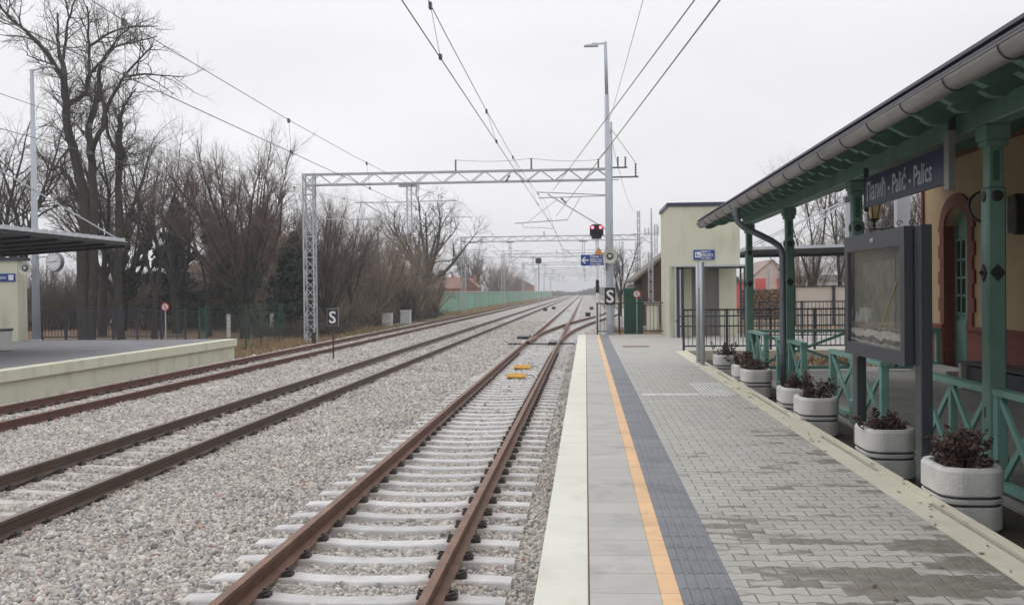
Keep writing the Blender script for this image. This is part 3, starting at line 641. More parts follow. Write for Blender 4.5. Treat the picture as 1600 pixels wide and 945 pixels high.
t3 = track('railway_track', 'farthest track with red brown rails along the opposite platform wall', T3, M['rail_red'], M['sleeper_dusty'], first=12, dz=-.004, n_clip=40)

# turnout curving away to the right
tn = thing('railway_turnout', 'track branching off to the right from the nearest track past the platform end', 'track', (T1, 45, 0), 'parallel railway tracks')
path = [(float(turnx(y)), float(y)) for y in np.concatenate([np.arange(45, 130, 2.5), np.arange(130, 500, 15)])]
for s in (-.755, .755):
    pth = path if s < 0 else path
    pr = rail_profile(-.003)
    MB().sweep(pr, pth, s).build('rail', M['rail'], tn)
MB().sweep(rail_profile(-.006), [(T1+.755-.12, 62), (T1+.755-.10, 69)]).build('check_rail', M['rail'], tn)
sm = MB()
for i in range(130):
    y = 46+i*.6; x = float(turnx(y)); an = -math.atan2(float(turnx(y+1)-turnx(y-1)), 2)
    if x < -.2: sleeper_mesh(sm, (x+T1)/2+.1, y, 2.6+(x-T1), 0)
    else: sleeper_mesh(sm, x, y, 2.6, an)
so_ = sm.build('sleeper', M['sleeper'], tn); so_['kind'] = 'stuff'
MB().prism([(T1-.71, 45.2), (T1-.60, 45.2), (T1-.45, 50), (T1-.56, 50)], 'z', -.15, -.008).build('switch_blade', M['rail'], tn)
pm = thing('point_machine', 'dark steel actuator rod and casing crossing the nearest track at the switch', 'switch machine', (T1, 45.2, -.2))
MB().bar((T1-1.6, 45.2, -.13), (T1+1.45, 45.2, -.13), .14, .06).build('rod', M['navy_black'], pm)
MB().bbox(T1+.25, T1+.60, 44.9, 46.9, -.2, -.05, .03).build('casing', M['navy_black'], pm)
MB().bbox(T1-.80-.75, T1-.95, 50.5, 53.0, -.2, -.03, .03).build('casing', M['navy_black'], pm)
for i, (x, y, lb) in enumerate([(-1.97, 27.9, 'nearer of the two long yellow track magnets between the rails'), (-2.01, 31.2, 'farther of the two long yellow track magnets between the rails'), (-2.0, 121, 'yellow track magnet far up the nearest track beyond the turnout')]):
    t = thing('track_magnet', lb, 'track magnet', (x, y, -.2), 'yellow track magnets')
    MB().bbox(x-.27, x+.27, y-.11, y+.11, -.185, -.09, .03).build('housing', M['yellow_paint'], t)
    MB().bbox(x-.24, x+.24, y-.03, y+.03, -.09, -.06, .01).build('cover', M['yellow_paint'], t)
    MB().bar((x-.2, y-.2, -.18), (x-.2, y+.2, -.18), .05, .03).build('bracket', M['fastening'], t)
    if i == 0 or i == 1: MB().tube([(x+.26, y, -.12), (x+.4, y+.05, -.1), (x+.5, y+.2, -.17)], .012, 6).build('cable', M['black'], t)
# small ground boxes far along the line
for x, y, lb in [(-5.0, 123, 'left dark cable box on the gravel by the far signal'), (-4.3, 134, 'right dark cable box on the gravel by the far signal'), (.2, 96, 'dark cable box in the gravel right of the nearest track'), (.75, 130, 'farther dark cable box in the gravel right of the nearest track')]:
    t = thing('cable_box', lb, 'box', (x, y, -.2), 'trackside cable boxes')
    MB().bbox(x-.25, x+.25, y-.2, y+.2, -.2, .12, .04).build('body', M['fastening'], t); MB().bbox(x-.28, x+.28, y-.23, y+.23, .10, .17, .02).build('lid', M['fastening'], t)

# ---------------------------------------------------------------- masts, gantries and wires
def lattice_column(mb, cx, cy, z0, z1, w, d, pitch=.55, ch=.07, br=.035, taper=1.0):
    hw, hd = w/2, d/2
    def cor(z):
        k = 1+(taper-1)*(z-z0)/(z1-z0); return [(cx-hw*k, cy-hd*k), (cx+hw*k, cy-hd*k), (cx+hw*k, cy+hd*k), (cx-hw*k, cy+hd*k)]
    c0, c1 = cor(z0), cor(z1)
    for a, b in zip(c0, c1): mb.bar((*a, z0), (*b, z1), ch, ch)
    nseg = max(2, int((z1-z0)/pitch)); 
    for i in range(nseg):
        za, zb = z0+(z1-z0)*i/nseg, z0+(z1-z0)*(i+1)/nseg; A, B = cor(za), cor(zb)
        for k in range(4):
            k2 = (k+1) % 4
            if (i+k) % 2 == 0: mb.bar((*A[k], za), (*B[k2], zb), br, br)
            else: mb.bar((*A[k2], za), (*B[k], zb), br, br)
            if i % 2 == 0: mb.bar((*A[k], za), (*A[k2], za), br, br)
def lattice_beam(mb, x0, x1, y, zb, zt, d=.45, pitch=.75, ch=.075, br=.035):
    for yy in (y-d/2, y+d/2):
        for z in (zb, zt): mb.bar((x0, yy, z), (x1, yy, z), ch, ch)
        n_ = int((x1-x0)/pitch)
        for i in range(n_):
            a, b = x0+(x1-x0)*i/n_, x0+(x1-x0)*(i+1)/n_
            mb.bar((a, yy, zb if i % 2 == 0 else zt), (b, yy, zt if i % 2 == 0 else zb), br, br)
    for i in range(int((x1-x0)/1.5)+1):
        a = x0+i*1.5
        mb.bar((a, y-d/2, zt), (a, y+d/2, zt), br, br); mb.bar((a, y-d/2, zb), (a+.7, y+d/2, zb), br, br)
def insulator(mb, p, h=.45, r=.07):
    prof = []; k = 5
    for i in range(k): prof += [(r*.35, h*i/k), (r, h*(i+.45)/k), (r*.35, h*(i+.9)/k)]
    mb.lathe(prof, p, (0, 0, 1), 8)
def cantilever(mb, xm, y, ztop, xt, dirn, s=1.0):
    # top tube, diagonal, registration arm hung from a drop post or mast at xm towards xt
    mb.tube([(xm, y, ztop), (xt, y, ztop+.03)], .032, 6)
    mb.tube([(xm, y, ztop-1.45*s), (xt-dirn*.55, y, ztop-.02)], .036, 6)
    mb.tube([(xm+dirn*1.1, y, ztop-.82), (xt+dirn*.9, y, ztop-.90)], .026, 6)
    mb.tube([(xm+dirn*1.25, y, ztop-.75), (xm+dirn*1.9, y, ztop-.02)], .016, 5)
def gantry(label, y, xl, xr, zt, drops, masts, simple=False, zg=-.35, right_top=None):
    t = thing('overhead_gantry', label, 'gantry', (xl, y, zg), 'overhead line gantries across the tracks')
    zb = zt-.58
    w = .55 if not simple else .5
    for k, xm in enumerate(masts):
        m_ = MB(); top = zt+.05
        ww = w if k == 0 else .30
        if k > 0 and right_top: top = right_top
        lattice_column(m_, xm, y, zg, top, ww, ww if k == 0 else .4, .55 if k == 0 else .45, .075, .04 if not simple else .05)
        if k == 0: m_.box(xm-.33, xm+.33, y-.30, y+.30, zg-.2, zg+.12)
        m_.build('lattice_mast', M['galv'], t)
    m_ = MB(); lattice_beam(m_, xl-.2, xr+.15, y, zb, zt, .42, .75 if not simple else .9, .085 if not simple else .10, .038 if not simple else .05); m_.build('beam', M['galv'], t)
    for xd in drops:
        m_ = MB(); m_.bar((xd-.12, y, zb-2.7), (xd-.12, y, zb), .07, .07); m_.bar((xd+.12, y, zb-2.7), (xd+.12, y, zb), .07, .07)
        for q in range(5): m_.bar((xd-.12, y, zb-.2-q*.55), (xd+.12, y, zb-.45-q*.55), .03, .03)
        m_.box(xd-.55, xd+.45, y-.16, y+.16, zb-.18, zb-.04); dp = m_.build('drop_post', M['galv'], t)
    return t, zb
g1, zb1 = gantry('nearest lattice gantry spanning the tracks, its left mast by the green mesh fence', 54, -15.15, 1.3, 8.80, [-9.58], [-15.15, 1.32], right_top=11.3)
m_ = MB(); cantilever(m_, -9.7, 54, 7.2, -12.6, -1); m_.tube([(-10.9, 54, 6.28), (-14.1, 54, 6.32)], .028, 6); m_.build('cantilever_arm', M['galv_pale'], g1)
m_ = MB(); cantilever(m_, -9.46, 54, 7.22, -7.0, 1); m_.build('cantilever_arm', M['galv_pale'], g1)
m_ = MB(); m_.tube([(1.2, 54, 7.40), (-2.6, 54, 7.62)], .03, 6); m_.tube([(1.2, 54, 7.36), (-2.5, 54, 7.30)], .03, 6); m_.tube([(1.15, 54, 5.55), (-2.0, 54, 7.5)], .036, 6)
m_.tube([(-.9, 54, 6.1), (-3.8, 54, 5.95)], .032, 6); m_.tube([(-3.4, 54, 5.95), (-3.3, 54, 5.72), (-2.4, 54, 5.70), (-1.7, 54, 5.62)], .018, 5)
m_.tube([(-.2, 54, 7.35), (-.95, 54, 6.1)], .02, 5); m_.tube([(-3.1, 54, 6.0), (-1.5, 54, 7.2)], .016, 5); m_.build('cantilever_arm', M['galv'], g1)
m_ = MB(); 
for xq, zq, hq in [(-7.0, 8.86, .62), (-2.87, 8.86, .62), (.75, 8.86, .5), (1.8, 8.86, .6), (2.2, 8.86, .6), (2.75, 8.35, .75)]: insulator(m_, (xq, 54, zq), hq, .07)
m_.bar((1.3, 54, 8.86), (2.3, 54, 8.86), .08, .08); m_.bar((1.3, 54, 8.35), (2.9, 54, 8.35), .08, .08)
m_.build('insulator', M['insulator'], g1)
far_g = []
lbs = ['second lattice gantry up the line, before the green barrier', 'third lattice gantry up the line', 'fourth lattice gantry, small and pale in the haze', 'fifth lattice gantry, faint in the haze', 'sixth lattice gantry, very faint in the haze', 'seventh lattice gantry, hardly seen in the haze']
for i, (y, xl, xr, zt) in enumerate([(122, -15.0, 6.5, 9.0), (175, -14.5, 6.5, 8.9), (229, -14.3, 6.5, 8.9), (285, -14.3, 6.5, 8.9), (345, -14.3, 6.5, 8.9), (410, -14.3, 6.5, 8.9)]):
    gt, zb = gantry(lbs[i], y, xl, xr, zt, [-9.2, -.2], [xl, xr], True, right_top=11.9 if i == 0 else 10.8)
    m_ = MB()
    for xd in (-9.2, -.2):
        cantilever(m_, xd-.1, y, zb-1.2, xd-2.6, -1); cantilever(m_, xd+.1, y, zb-1.2, xd+2.6, 1)
    cantilever(m_, xl+.2, y, zb-1.0, xl+3.0, 1); m_.build('cantilever_arm', M['galv'], gt)
    m_ = MB(); insulator(m_, (1.8, y, zt), .6, .09); insulator(m_, (-5, y, zt), .6, .09); m_.build('insulator', M['insulator'], gt)
# slender masts at the right edge of the line
for x, y, h, lb in [(7.6, 150, 9.5, 'slender lattice mast right of the second gantry'), (8.3, 118, 10.0, 'tall slender lattice mast near the barn'), (5.6, 205, 9.0, 'small far lattice mast right of the line')]:
    t = thing('lattice_mast', lb, 'mast', (x, y, -.3), 'free standing lattice masts'); m_ = MB(); lattice_column(m_, x, y, -.3, h, .3, .3, .5, .06, .04); m_.build('column', M['galv'], t)
    m_ = MB(); m_.tube([(x, y, h-1.2), (x-2.8, y, h-1.1)], .04, 6); m_.tube([(x, y, h-2.6), (x-2.3, y, h-1.2)], .04, 6); m_.build('cantilever_arm', M['galv'], t)
t = thing('lattice_mast', 'thin lattice mast standing in front of the dark wooden barn', 'mast', (4.02, 62, 0), 'free standing lattice masts')
m_ = MB(); lattice_column(m_, 4.02, 62, 0, 4.6, .26, .26, .3, .05, .03); m_.build('column', M['galv'], t)
t = thing('antenna_mast', 'grey antenna mast with aerial panels rising behind the barn', 'antenna mast', (13.2, 200, 0))
m_ = MB(); m_.tube([(13.2, 200, 0), (13.2, 200, 12), (13.2, 200, 18.5)], [.35, .22, .12], 8); m_.build('pole', M['galv'], t)
m_ = MB(); m_.bar((11.8, 200, 13.6), (14.6, 200, 13.6), .12, .12)
for q in (-1.3, -.6, .6, 1.3): m_.box(13.2+q-.12, 13.2+q+.12, 199.9, 200.1, 13.2, 15.0 if q > 0 else 14.6)
m_.build('aerial', M['galv'], t)

def wire(name, label, pts, r=.010, group='overhead wires', extra=None):
    mb = MB(); mb.tube(pts, r, 5); o = mb.build(name, M['wire'])
    return tag(o, label, 'wire', group)
def cat(p, q, sag, n_=9):
    return [(p[0]+(q[0]-p[0])*i/n_, p[1]+(q[1]-p[1])*i/n_, p[2]+(q[2]-p[2])*i/n_-sag*4*(i/n_)*(1-i/n_)) for i in range(n_+1)]
def catenary(label, sup, zc, zm, sag=.75):
    # sup: list of (y, x_contact, x_messenger): contact wire, messenger and droppers form one hanging line
    t = thing('catenary_line', label, 'overhead line', (sup[0][1], sup[0][0], zc), 'overhead lines above the tracks')
    MB().tube([(x, y, zc) for y, x, xm in sup], .008, 5).build('contact_wire', M['wire'], t)
    mes = []
    for a, b in zip(sup[:-1], sup[1:]): mes += cat((a[2], a[0], zm), (b[2], b[0], zm), sag, 10)[:-1]
    mes.append((sup[-1][2], sup[-1][0], zm)); MB().tube(mes, .007, 5).build('messenger_wire', M['wire'], t)
    for a, b in zip(sup[:-1], sup[1:]):
        if a[0] > 100: break
        for i in range(1, 8):
            f = i/8; y = a[0]+(b[0]-a[0])*f; xc = a[1]+(b[1]-a[1])*f; xm = a[2]+(b[2]-a[2])*f
            zz = zm-sag*4*f*(1-f); d = MB(); d.tube([(xc, y, zc), (xm, y, zz)], .004, 4); d.box(xm-.02, xm+.02, y-.05, y+.05, zz-.06, zz+.03); d.box(xc-.02, xc+.02, y-.05, y+.05, zc-.02, zc+.05)
            d.build('dropper', M['wire'], t)
    return t
Ys = [-10, 54, 122, 175, 229, 285, 345, 410]
catenary('contact and carrier wire pair above the nearest track', [(-10, -2.25, -2.15), (54, -1.62, -2.15), (122, -2.2, -2), (175, -1.7, -2), (229, -2.2, -2), (285, -1.7, -2), (345, -2.2, -2), (410, -1.8, -2)], 5.55, 7.15, .9)
catenary('contact and carrier wire pair above the middle track, crossing in front of the trees', [(y, T2+(.22 if i % 2 else -.12), T2) for i, y in enumerate(Ys)], 5.42, 7.1, .95)
catenary('contact and carrier wire pair above the farthest track', [(y, T3+(.2 if i % 2 else -.2), T3) for i, y in enumerate(Ys)], 5.5, 7.1, .95)
wire('tension_wire', 'inner of the two steep wires running from the top right down across the mast', [(2.9, -2, 6.6), (1.74, 15, 6.65), (-1.7, 54, 7.7)], .012)
wire('tension_wire', 'outer of the two steep wires running from the top right down across the mast', [(3.6, 0, 6.5), (2.1, 15, 6.62), (-.43, 48, 7.05), (-1.9, 66, 7.2)], .014)
wire('feeder_wire', 'thin wire running from overhead down to the top of the lattice column', cat((2.6, 10, 12.6), (1.3, 54, 11.2), .3), .010)
wire('feeder_wire', 'thin wire falling from the lattice column top to the second gantry', cat((1.3, 54, 11.2), (6.5, 122, 11.8), 1.6), .013)
wire('earth_wire', 'nearly level thin wire strung on posts above the nearest gantry beam', cat((-7, 54, 9.45), (-2.87, 54, 9.45), .12)+cat((-2.87, 54, 9.45), (.75, 54, 9.3), .1)[1:], .011)
wire('guy_wire', 'short slanting stay left of the lattice column top', [(.75, 54, 9.35), (1.25, 54, 9.9)], .012)
wire('guy_wire', 'short slanting stay right of the lattice column top', [(1.35, 54, 11.1), (2.75, 54, 9.1)], .014)
m = M['insulator']
t = MB(); t.lathe([(.03, 0), (.06, .1), (.03, .2), (.06, .3), (.03, .4)], (-1.0, 54, 7.0), (-.5, 0, .5), 8); tag(t.build('insulator', m), 'dark insulator on the slanting wire left of the mast', 'insulator')
t = MB(); t.lathe([(.03, 0), (.06, .1), (.03, .2), (.06, .3), (.03, .4)], (-4.1, 52, 8.0), (.3, 0, .5), 8); tag(t.build('insulator', m), 'small insulator hanging just under the gantry beam near its right end', 'insulator')

# lamp pole on the platform end
def loudspeaker(name, label, x, y, z, r, parent=None, rz=0):
    t = thing(name, label, 'loudspeaker', (x, y, z), 'horn loudspeakers')
    MB().lathe([(r*.2, .07), (r*.45, .06), (r*.9, .02), (r, 0), (r*1.03, .012), (r*.98, .04), (r*.62, .16), (r*.38, .30), (r*.36, .42)], (x, y-.30, z), (0, 1, 0), 32).build('horn', M['speaker'], t)
    MB().lathe([(r*.46, .03), (r*.46, .0), (r*.40, -.015), (r*.30, -.015), (r*.27, .03)], (x, y-.28, z), (0, 1, 0), 24).build('throat_ring', M['anthracite'], t)
    MB().lathe([(r*.27, 0), (r*.22, -.02), (r*.05, -.03)], (x, y-.28, z), (0, 1, 0), 20).build('centre_plug', M['speaker'], t)
    return t
px, py = .93, 38.45
t = thing('lamp_pole', 'tall grey stepped lamp pole on the platform end with an arm to the left', 'lamp post', (px, py, PZ))
MB().tube([(px, py, PZ), (px, py, PZ+.5), (px-.01, py, 4), (px-.05, py, 9.75)], [.16, .145, .14, .085], 16).build('lower_pole', M['pole_blue'], t, True)
MB().tube([(px-.05, py, 9.73), (px-.08, py, 11.78)], [.068, .06], 12).build('upper_pole', M['pole_blue'], t, True)
MB().box(px-.22, px+.22, py-.22, py+.22, PZ, PZ+.03).build('base_plate', M['galv'], t)
MB().bar((px-.08, py, 11.72), (px-.85, py, 11.66), .06, .05).build('arm', M['galv'], t)
MB().bbox(px-.90, px-.35, py-.1, py+.1, 11.60, 11.66, .015).build('lamp_head', M['galv_pale'], t)
MB().bbox(px-.60, px-.40, py-.05, py+.05, 11.66, 11.74, .01).build('sensor', M['galv'], t)
MB().box(px-.17, px-.13, py-.16, py+.02, 3.0, 3.9).build('conduit', M['galv'], t)
loudspeaker('loudspeaker', 'round pale horn loudspeaker on the lamp pole beside the blue platform sign', .93, 38.2, 3.55, .27)
def s_board(name, label, cx, cy, zb, w, h, post=None):
    t = thing(name, label, 'sign', (cx, cy, zb), 'square S marker boards')
    MB().bbox(cx-w/2, cx+w/2, cy-.03, cy, zb, zb+h, .008).build('board', M['navy_black'], t)
    MB().box(cx-w/2-.012, cx+w/2+.012, cy-.005, cy+.012, zb-.012, zb+h+.012).build('edge_trim', M['galv_pale'], t)
    text('letter', 'S', h*1.02, M['white_sign'], t, (cx, cy-.033, zb+h*.145), FRONT, 'CENTER', .98, h*.018)
    if post: MB().tube([(cx, cy+.03, post[0]), (cx, cy+.03, post[1])], .028, 8).build('post', M['fastening'], t)
    return t
s_board('marker_board', 'black board with a white S fixed to the lamp pole above the railing', .93, 38.27, 1.70, .41, .66)
s_board('marker_board', 'black board with a white S on a thin post in the gravel between two tracks', -9.28, 36.0, 1.08, .41, .60, (-.25, 1.93))
def info_sign(t, x0, x1, z0, z1, y, lines, icon, arrow=False):
    MB().bbox(x0, x1, y-.04, y, z0, z1, .006).build('panel', M['blue_sign'], t)
    h = z1-z0; w = x1-x0; ix = x0+(.28 if not arrow else .36)*w+.04
    sizes = [.27, .17, .27, .17]; zz = z1-.03
    for k, (s_, f) in enumerate(zip(lines, sizes)):
        zz -= h*.215; text('lettering', s_, h*f*1.05, M['white_sign'], t, (ix, y-.043, zz+.01), FRONT, 'LEFT', .92, .003)
    if arrow:
        cx = x0+.19*w; cz = (z0+z1)/2; mb = MB()
        mb.box(cx-.07, cx+.13, y-.046, y-.041, cz-.025, cz+.025)
        mb.prism([(cx-.15, cz), (cx-.03, cz+.12), (cx+.03, cz+.12), (cx-.055, cz), (cx+.03, cz-.12), (cx-.03, cz-.12)], 'y', y-.046, y-.041); mb.build('arrow', M['white_sign'], t)
    else:
        cx = x0+.2*w; cz = (z0+z1)/2; q = h*.30; mb = MB()
        mb.box(cx-q, cx+q, y-.046, y-.041, cz-q, cz+q); mb.build('icon_panel', M['white_sign'], t)
        mb = MB(); mb.box(cx-q*.7, cx-q*.45, y-.050, y-.046, cz-q*.7, cz+q*.7); mb.box(cx-q*.45, cx+q*.55, y-.050, y-.046, cz-q*.35, cz-q*.1); mb.box(cx+q*.35, cx+q*.55, y-.050, y-.046, cz-q*.7, cz-q*.1); mb.build('bed_symbol', M['blue_sign'], t)
t = thing('direction_sign', 'blue platform sign with a white arrow left, mounted on the lamp pole', 'sign', (.6, 38.2, 3.24), 'blue platform signs')
info_sign(t, -.17, .70, 3.20, 3.62, 38.1, ['Перон 1', 'Platform / Peron 1', 'Колосек 2', 'Track / Vágány 2'], None, True)
MB().bar((.70, 38.13, 3.25), (.93, 38.25, 3.25), .04, .04).build('bracket', M['galv'], t)
# colour light signal
t = thing('railway_signal', 'black railway signal with two lit red lamps on a white mast past the railing', 'signal', (.5, 42, -.2))
MB().prism([(.20, 4.60), (.30, 4.48), (.67, 4.48), (.77, 4.60), (.77, 4.93), (.67, 5.03), (.30, 5.03), (.20, 4.93)], 'y', 41.95, 42.2).build('housing', M['navy_black'], t)
for x, z, lit in [(.315, 4.90, 1), (.655, 4.90, 1), (.33, 4.63, 0), (.63, 4.63, 0)]:
    MB().lathe([(.062 if lit else .04, 0), (.05 if lit else .03, -.02)], (x, 41.94, z), (0, 1, 0), 16).build('lamp', M['lamp_red'] if lit else M['dark_glass'], t)
    vis = MB()
    for a in range(9):
        an = math.pi*(a/8); vis.bar((x+math.cos(an)*.09, 41.95, z+math.sin(an)*.09), (x+math.cos(an)*.09, 41.76, z+math.sin(an)*.085), .035, .012)
    vis.build('visor', M['navy_black'], t)
MB().tube([(.50, 42.08, 2.7), (.50, 42.08, 4.5)], .075, 10).build('mast', M['white'], t)
MB().tube([(.50, 42.08, 2.15), (.50, 42.08, 2.7)], .078, 10).build('mast_black_section', M['black'], t)
MB().tube([(.50, 42.08, -.3), (.50, 42.08, 2.15)], .075, 10).build('lower_mast', M['white'], t)
MB().box(.27, .70, 41.96, 42.06, 4.42, 4.475).build('lower_bracket', M['navy_black'], t)
t = thing('warning_sign', 'small orange warning triangle above the blue arrow sign', 'sign', (.52, 41.9, 3.6))
MB().prism([(.33, 3.66), (.80, 3.66), (.565, 4.06)], 'y', 41.93, 41.96).build('border', M['black'], t)
MB().prism([(.365, 3.68), (.765, 3.68), (.565, 4.02)], 'y', 41.92, 41.9295).build('panel', M['orange'], t)
MB().prism([(.54, 3.72), (.60, 3.80), (.575, 3.80), (.60, 3.92), (.545, 3.82), (.57, 3.82)], 'y', 41.914, 41.919).build('symbol', M['red_sign'], t)
t = thing('railway_signal_back', 'far dark signal head on a thin grey post between the tracks', 'signal', (-7.0, 149, -.2))
t.name = 'railway_signal'
t['label'] = 'far unlit dark signal head on a thin grey post left of the middle track'
MB().prism([(-7.45, 6.6), (-7.3, 6.4), (-6.7, 6.4), (-6.55, 6.6), (-6.55, 7.1), (-6.7, 7.3), (-7.3, 7.3), (-7.45, 7.1)], 'y', 149, 149.3).build('housing', M['navy_black'], t)
MB().tube([(-7, 149.2, -.2), (-7, 149.2, 6.5)], .08, 8).build('mast', M['galv'], t)
MB().bar((-7.0, 149.0, 1), (-6.8, 149, 5.8), .05, .05).build('ladder', M['galv'], t)

# ---------------------------------------------------------------- railings and fences
def railing(name, label, P, Q, h, zb, npost, pitch=.115, mt=None, group=None, rail2=None, catg='railing'):
    mt = mt or M['railing']; P = Vector((*P, zb)); Q = Vector((*Q, zb)); d = Q-P; Ln = d.length; u = d/Ln; Z = Vector((0, 0, 1))
    t = thing(name, label, catg, P, group)
    for i in range(npost):
        a = P+d*i/(npost-1); MB().bar(a, a+Z*(h+.03), .06, .06, up=u).build('post', mt, t)
    m_ = MB(); m_.bar(P+Z*h, Q+Z*h, .05, .045); m_.bar(P+Z*.12, Q+Z*.12, .04, .04); m_.build('rail', mt, t)
    if rail2:
        m_ = MB()
        for hz in rail2: m_.tube([P-u*.12+Z*hz-Vector((0, .08, 0)), Q+Z*hz-Vector((0, .08, 0))], .022, 8)
        m_.tube([P-u*.12+Z*rail2[0]-Vector((0, .08, 0)), P-u*.2+Z*(rail2[0]+rail2[1])/2-Vector((0, .08, 0)), P-u*.12+Z*rail2[1]-Vector((0, .08, 0))], .022, 8)
        m_.build('handrail', mt, t)
    k = int(Ln/pitch); m_ = MB()
    for i in range(1, k):
        a = P+d*i/k; m_.bar(a+Z*.12, a+Z*h, .018, .018)
    m_.build('bars', mt, t)
    return t
railing('metal_railing', 'dark barred railing closing the end of the near platform behind the lamp pole', (.44, 38.75), (3.02, 38.75), 1.2, PZ, 4, .13)
railing('metal_railing', 'dark barred railing with double handrail in front of the lift entrance', (2.72, 28.1), (9.9, 28.1), 1.13, PZ, 7, .125, rail2=(.96, .68))
railing('metal_railing', 'dark barred railing farther back to the right of the lift', (5.9, 34.5), (16, 34.5), 1.25, PZ, 8, .125)
railing('metal_railing', 'long dark barred railing at the end of the platform across the tracks', (-21.0, 37.1), (-15.3, 37.1), 1.12, PZ, 7, .125)
def mesh_fence(label, pts, h, zb):
    t = thing('mesh_fence', label, 'fence', (*pts[0], zb), 'green mesh fences')
    for p in pts: MB().tube([(*p, zb), (*p, zb+h+.05)], .035, 6).build('post', M['mesh_green'], t)
    m_ = MB()
    for a, b in zip(pts[:-1], pts[1:]):
        A = Vector((*a, zb)); B = Vector((*b, zb)); n_ = int((B-A).length/.2)
        for i in range(1, n_): q = A+(B-A)*i/n_; m_.bar(q+Vector((0, 0, .05)), q+Vector((0, 0, h)), .006, .006)
        for k in range(0, 11): zz = .05+k*(h-.05)/10; m_.bar(A+Vector((0, 0, zz)), B+Vector((0, 0, zz)), .006, .006 if k % 5 else .010)
    m_.build('wire_mesh', M['mesh_green'], t)
mesh_fence('green wire mesh fence running beside the far track past the opposite platform', [(-15.2, 38.2), (-16.0, 41), (-16.0, 45.9), (-16.3, 49.0), (-16.4, 52.3)], 2.05, -.35)
mesh_fence('green wire mesh fence leading back from the lattice mast to the trees', [(-16.4, 52.9), (-19.5, 56), (-24, 57)], 2.05, -.35)
# noise barrier
t = thing('noise_barrier', 'long green acoustic barrier along the far side of the tracks', 'barrier', (-17.2, 116, -.3))
y = 116; i = 0
while y < 560:
    x = -17.2-(y-116)*.004; x2 = -17.2-(y+4-116)*.004
    if i < 60: MB().box(x-.09, x+.09, y-.08, y+.08, -.4, 2.35).build('post', M['galv_pale'], t)
    y += 4; i += 1
m_ = MB(); m_.add([(-17.16, 116.1, -.3), (-18.93, 560, -.3), (-18.93, 560, 2.2), (-17.16, 116.1, 2.2), (-17.28, 116.1, -.3), (-19.05, 560, -.3), (-19.05, 560, 2.2), (-17.28, 116.1, 2.2)], [(0, 1, 2, 3), (4, 5, 6, 7), (3, 2, 6, 7), (0, 3, 7, 4)])
for z in (.2, .6, 1.0, 1.4, 1.8): m_.add([(-17.12, 116.1, z), (-18.89, 560, z), (-18.89, 560, z+.1), (-17.12, 116.1, z+.1)], [(0, 1, 2, 3)])
m_.build('panel', M['noise_panel'], t)
m_ = MB(); m_.add([(-17.0, 116, 2.2), (-18.8, 560, 2.2), (-18.8, 560, 2.28), (-17.0, 116, 2.28), (-17.4, 116, 2.2), (-19.2, 560, 2.2), (-19.2, 560, 2.28), (-17.4, 116, 2.28)], [(0, 1, 2, 3), (4, 5, 6, 7), (3, 2, 6, 7), (0, 3, 7, 4)]); m_.build('cap', M['galv_pale'], t)
# white equipment cabinets
for x, y, w, h, lb in [(-15.55, 77, .78, 1.0, 'left lower white equipment cabinet beside the far track'), (-15.0, 82, .85, 1.15, 'right taller white equipment cabinet beside the far track')]:
    t = thing('equipment_cabinet', lb, 'cabinet', (x, y, -.4), 'white trackside cabinets')
    MB().bbox(x-w/2, x+w/2, y, y+.5, -.3, -.4+h, .01).build('body', M['cabinet'], t); MB().bbox(x-w/2-.04, x+w/2+.04, y-.04, y+.54, -.4+h, -.34+h, .01).build('lid', M['cabinet'], t)
    MB().box(x-w/2+.06, x+w/2-.06, y-.012, y-.002, -.2, -.47+h).build('door', M['cabinet'], t); MB().box(x-w/2-.02, x+w/2+.02, y-.02, y+.52, -.5, -.3).build('plinth', M['concrete'], t)
MB_ = MB(); MB_.bbox(-14.15, -13.95, 50.5, 50.7, -.4, .25, .01); tag(MB_.build('marker_stump', M['log_bark']), 'short dark stump post beside the far track by the lattice mast', 'post')
for x, y, lb in [(-22.0, 60, 'left white marker post behind the green mesh fence'), (-19.6, 61, 'right white marker post behind the green mesh fence')]:
    t = thing('marker_post', lb, 'post', (x, y, -.4), 'white marker posts'); MB().bbox(x-.11, x+.11, y-.08, y+.08, -.4, 1.0, .02).build('shaft', M['white'], t); MB().bbox(x-.13, x+.13, y-.1, y+.1, 1.0, 1.06, .02).build('cap', M['speaker'], t)
# no-pedestrians signs
def nogo(label, x, y, z, r, zb):
    t = thing('prohibition_sign', label, 'sign', (x, y, zb), 'round no walking signs')
    MB().lathe([(r, 0), (r, .015)], (x, y, z), (0, 1, 0), 24).build('red_rim', M['red_sign'], t)
    MB().lathe([(r*.76, 0), (r*.76, .004)], (x, y-.005, z), (0, 1, 0), 24).build('white_face', M['white_sign'], t)
    m_ = MB(); m_.tube([(x, y-.010, z+r*.48), (x, y-.010, z+r*.30)], r*.10, 8); m_.bar((x, y-.010, z+r*.32), (x, y-.010, z-r*.1), r*.16, .006); m_.bar((x, y-.010, z-r*.05), (x+r*.2, y-.010, z-r*.55), r*.1, .006); m_.bar((x, y-.010, z-r*.05), (x-r*.2, y-.010, z-r*.55), r*.1, .006); m_.bar((x-r*.25, y-.010, z), (x+r*.25, y-.010, z+r*.2), r*.08, .006)
    m_.build('walker_symbol', M['black'], t)
    MB().bar((x-r*.58, y-.016, z+r*.58), (x+r*.58, y-.016, z-r*.58), .006, r*.16, up=(0, 1, 0)).build('red_bar', M['red_sign'], t)
    MB().tube([(x, y+.03, zb), (x, y+.03, z)], .025, 6).build('post', M['galv'], t)
nogo('round red and white no walking sign above the railing of the far platform', -16.05, 37.0, 1.80, .155, PZ)
nogo('round red and white no walking sign in front of the green sheet gate', 1.98, 38.9, 2.10, .15, PZ)
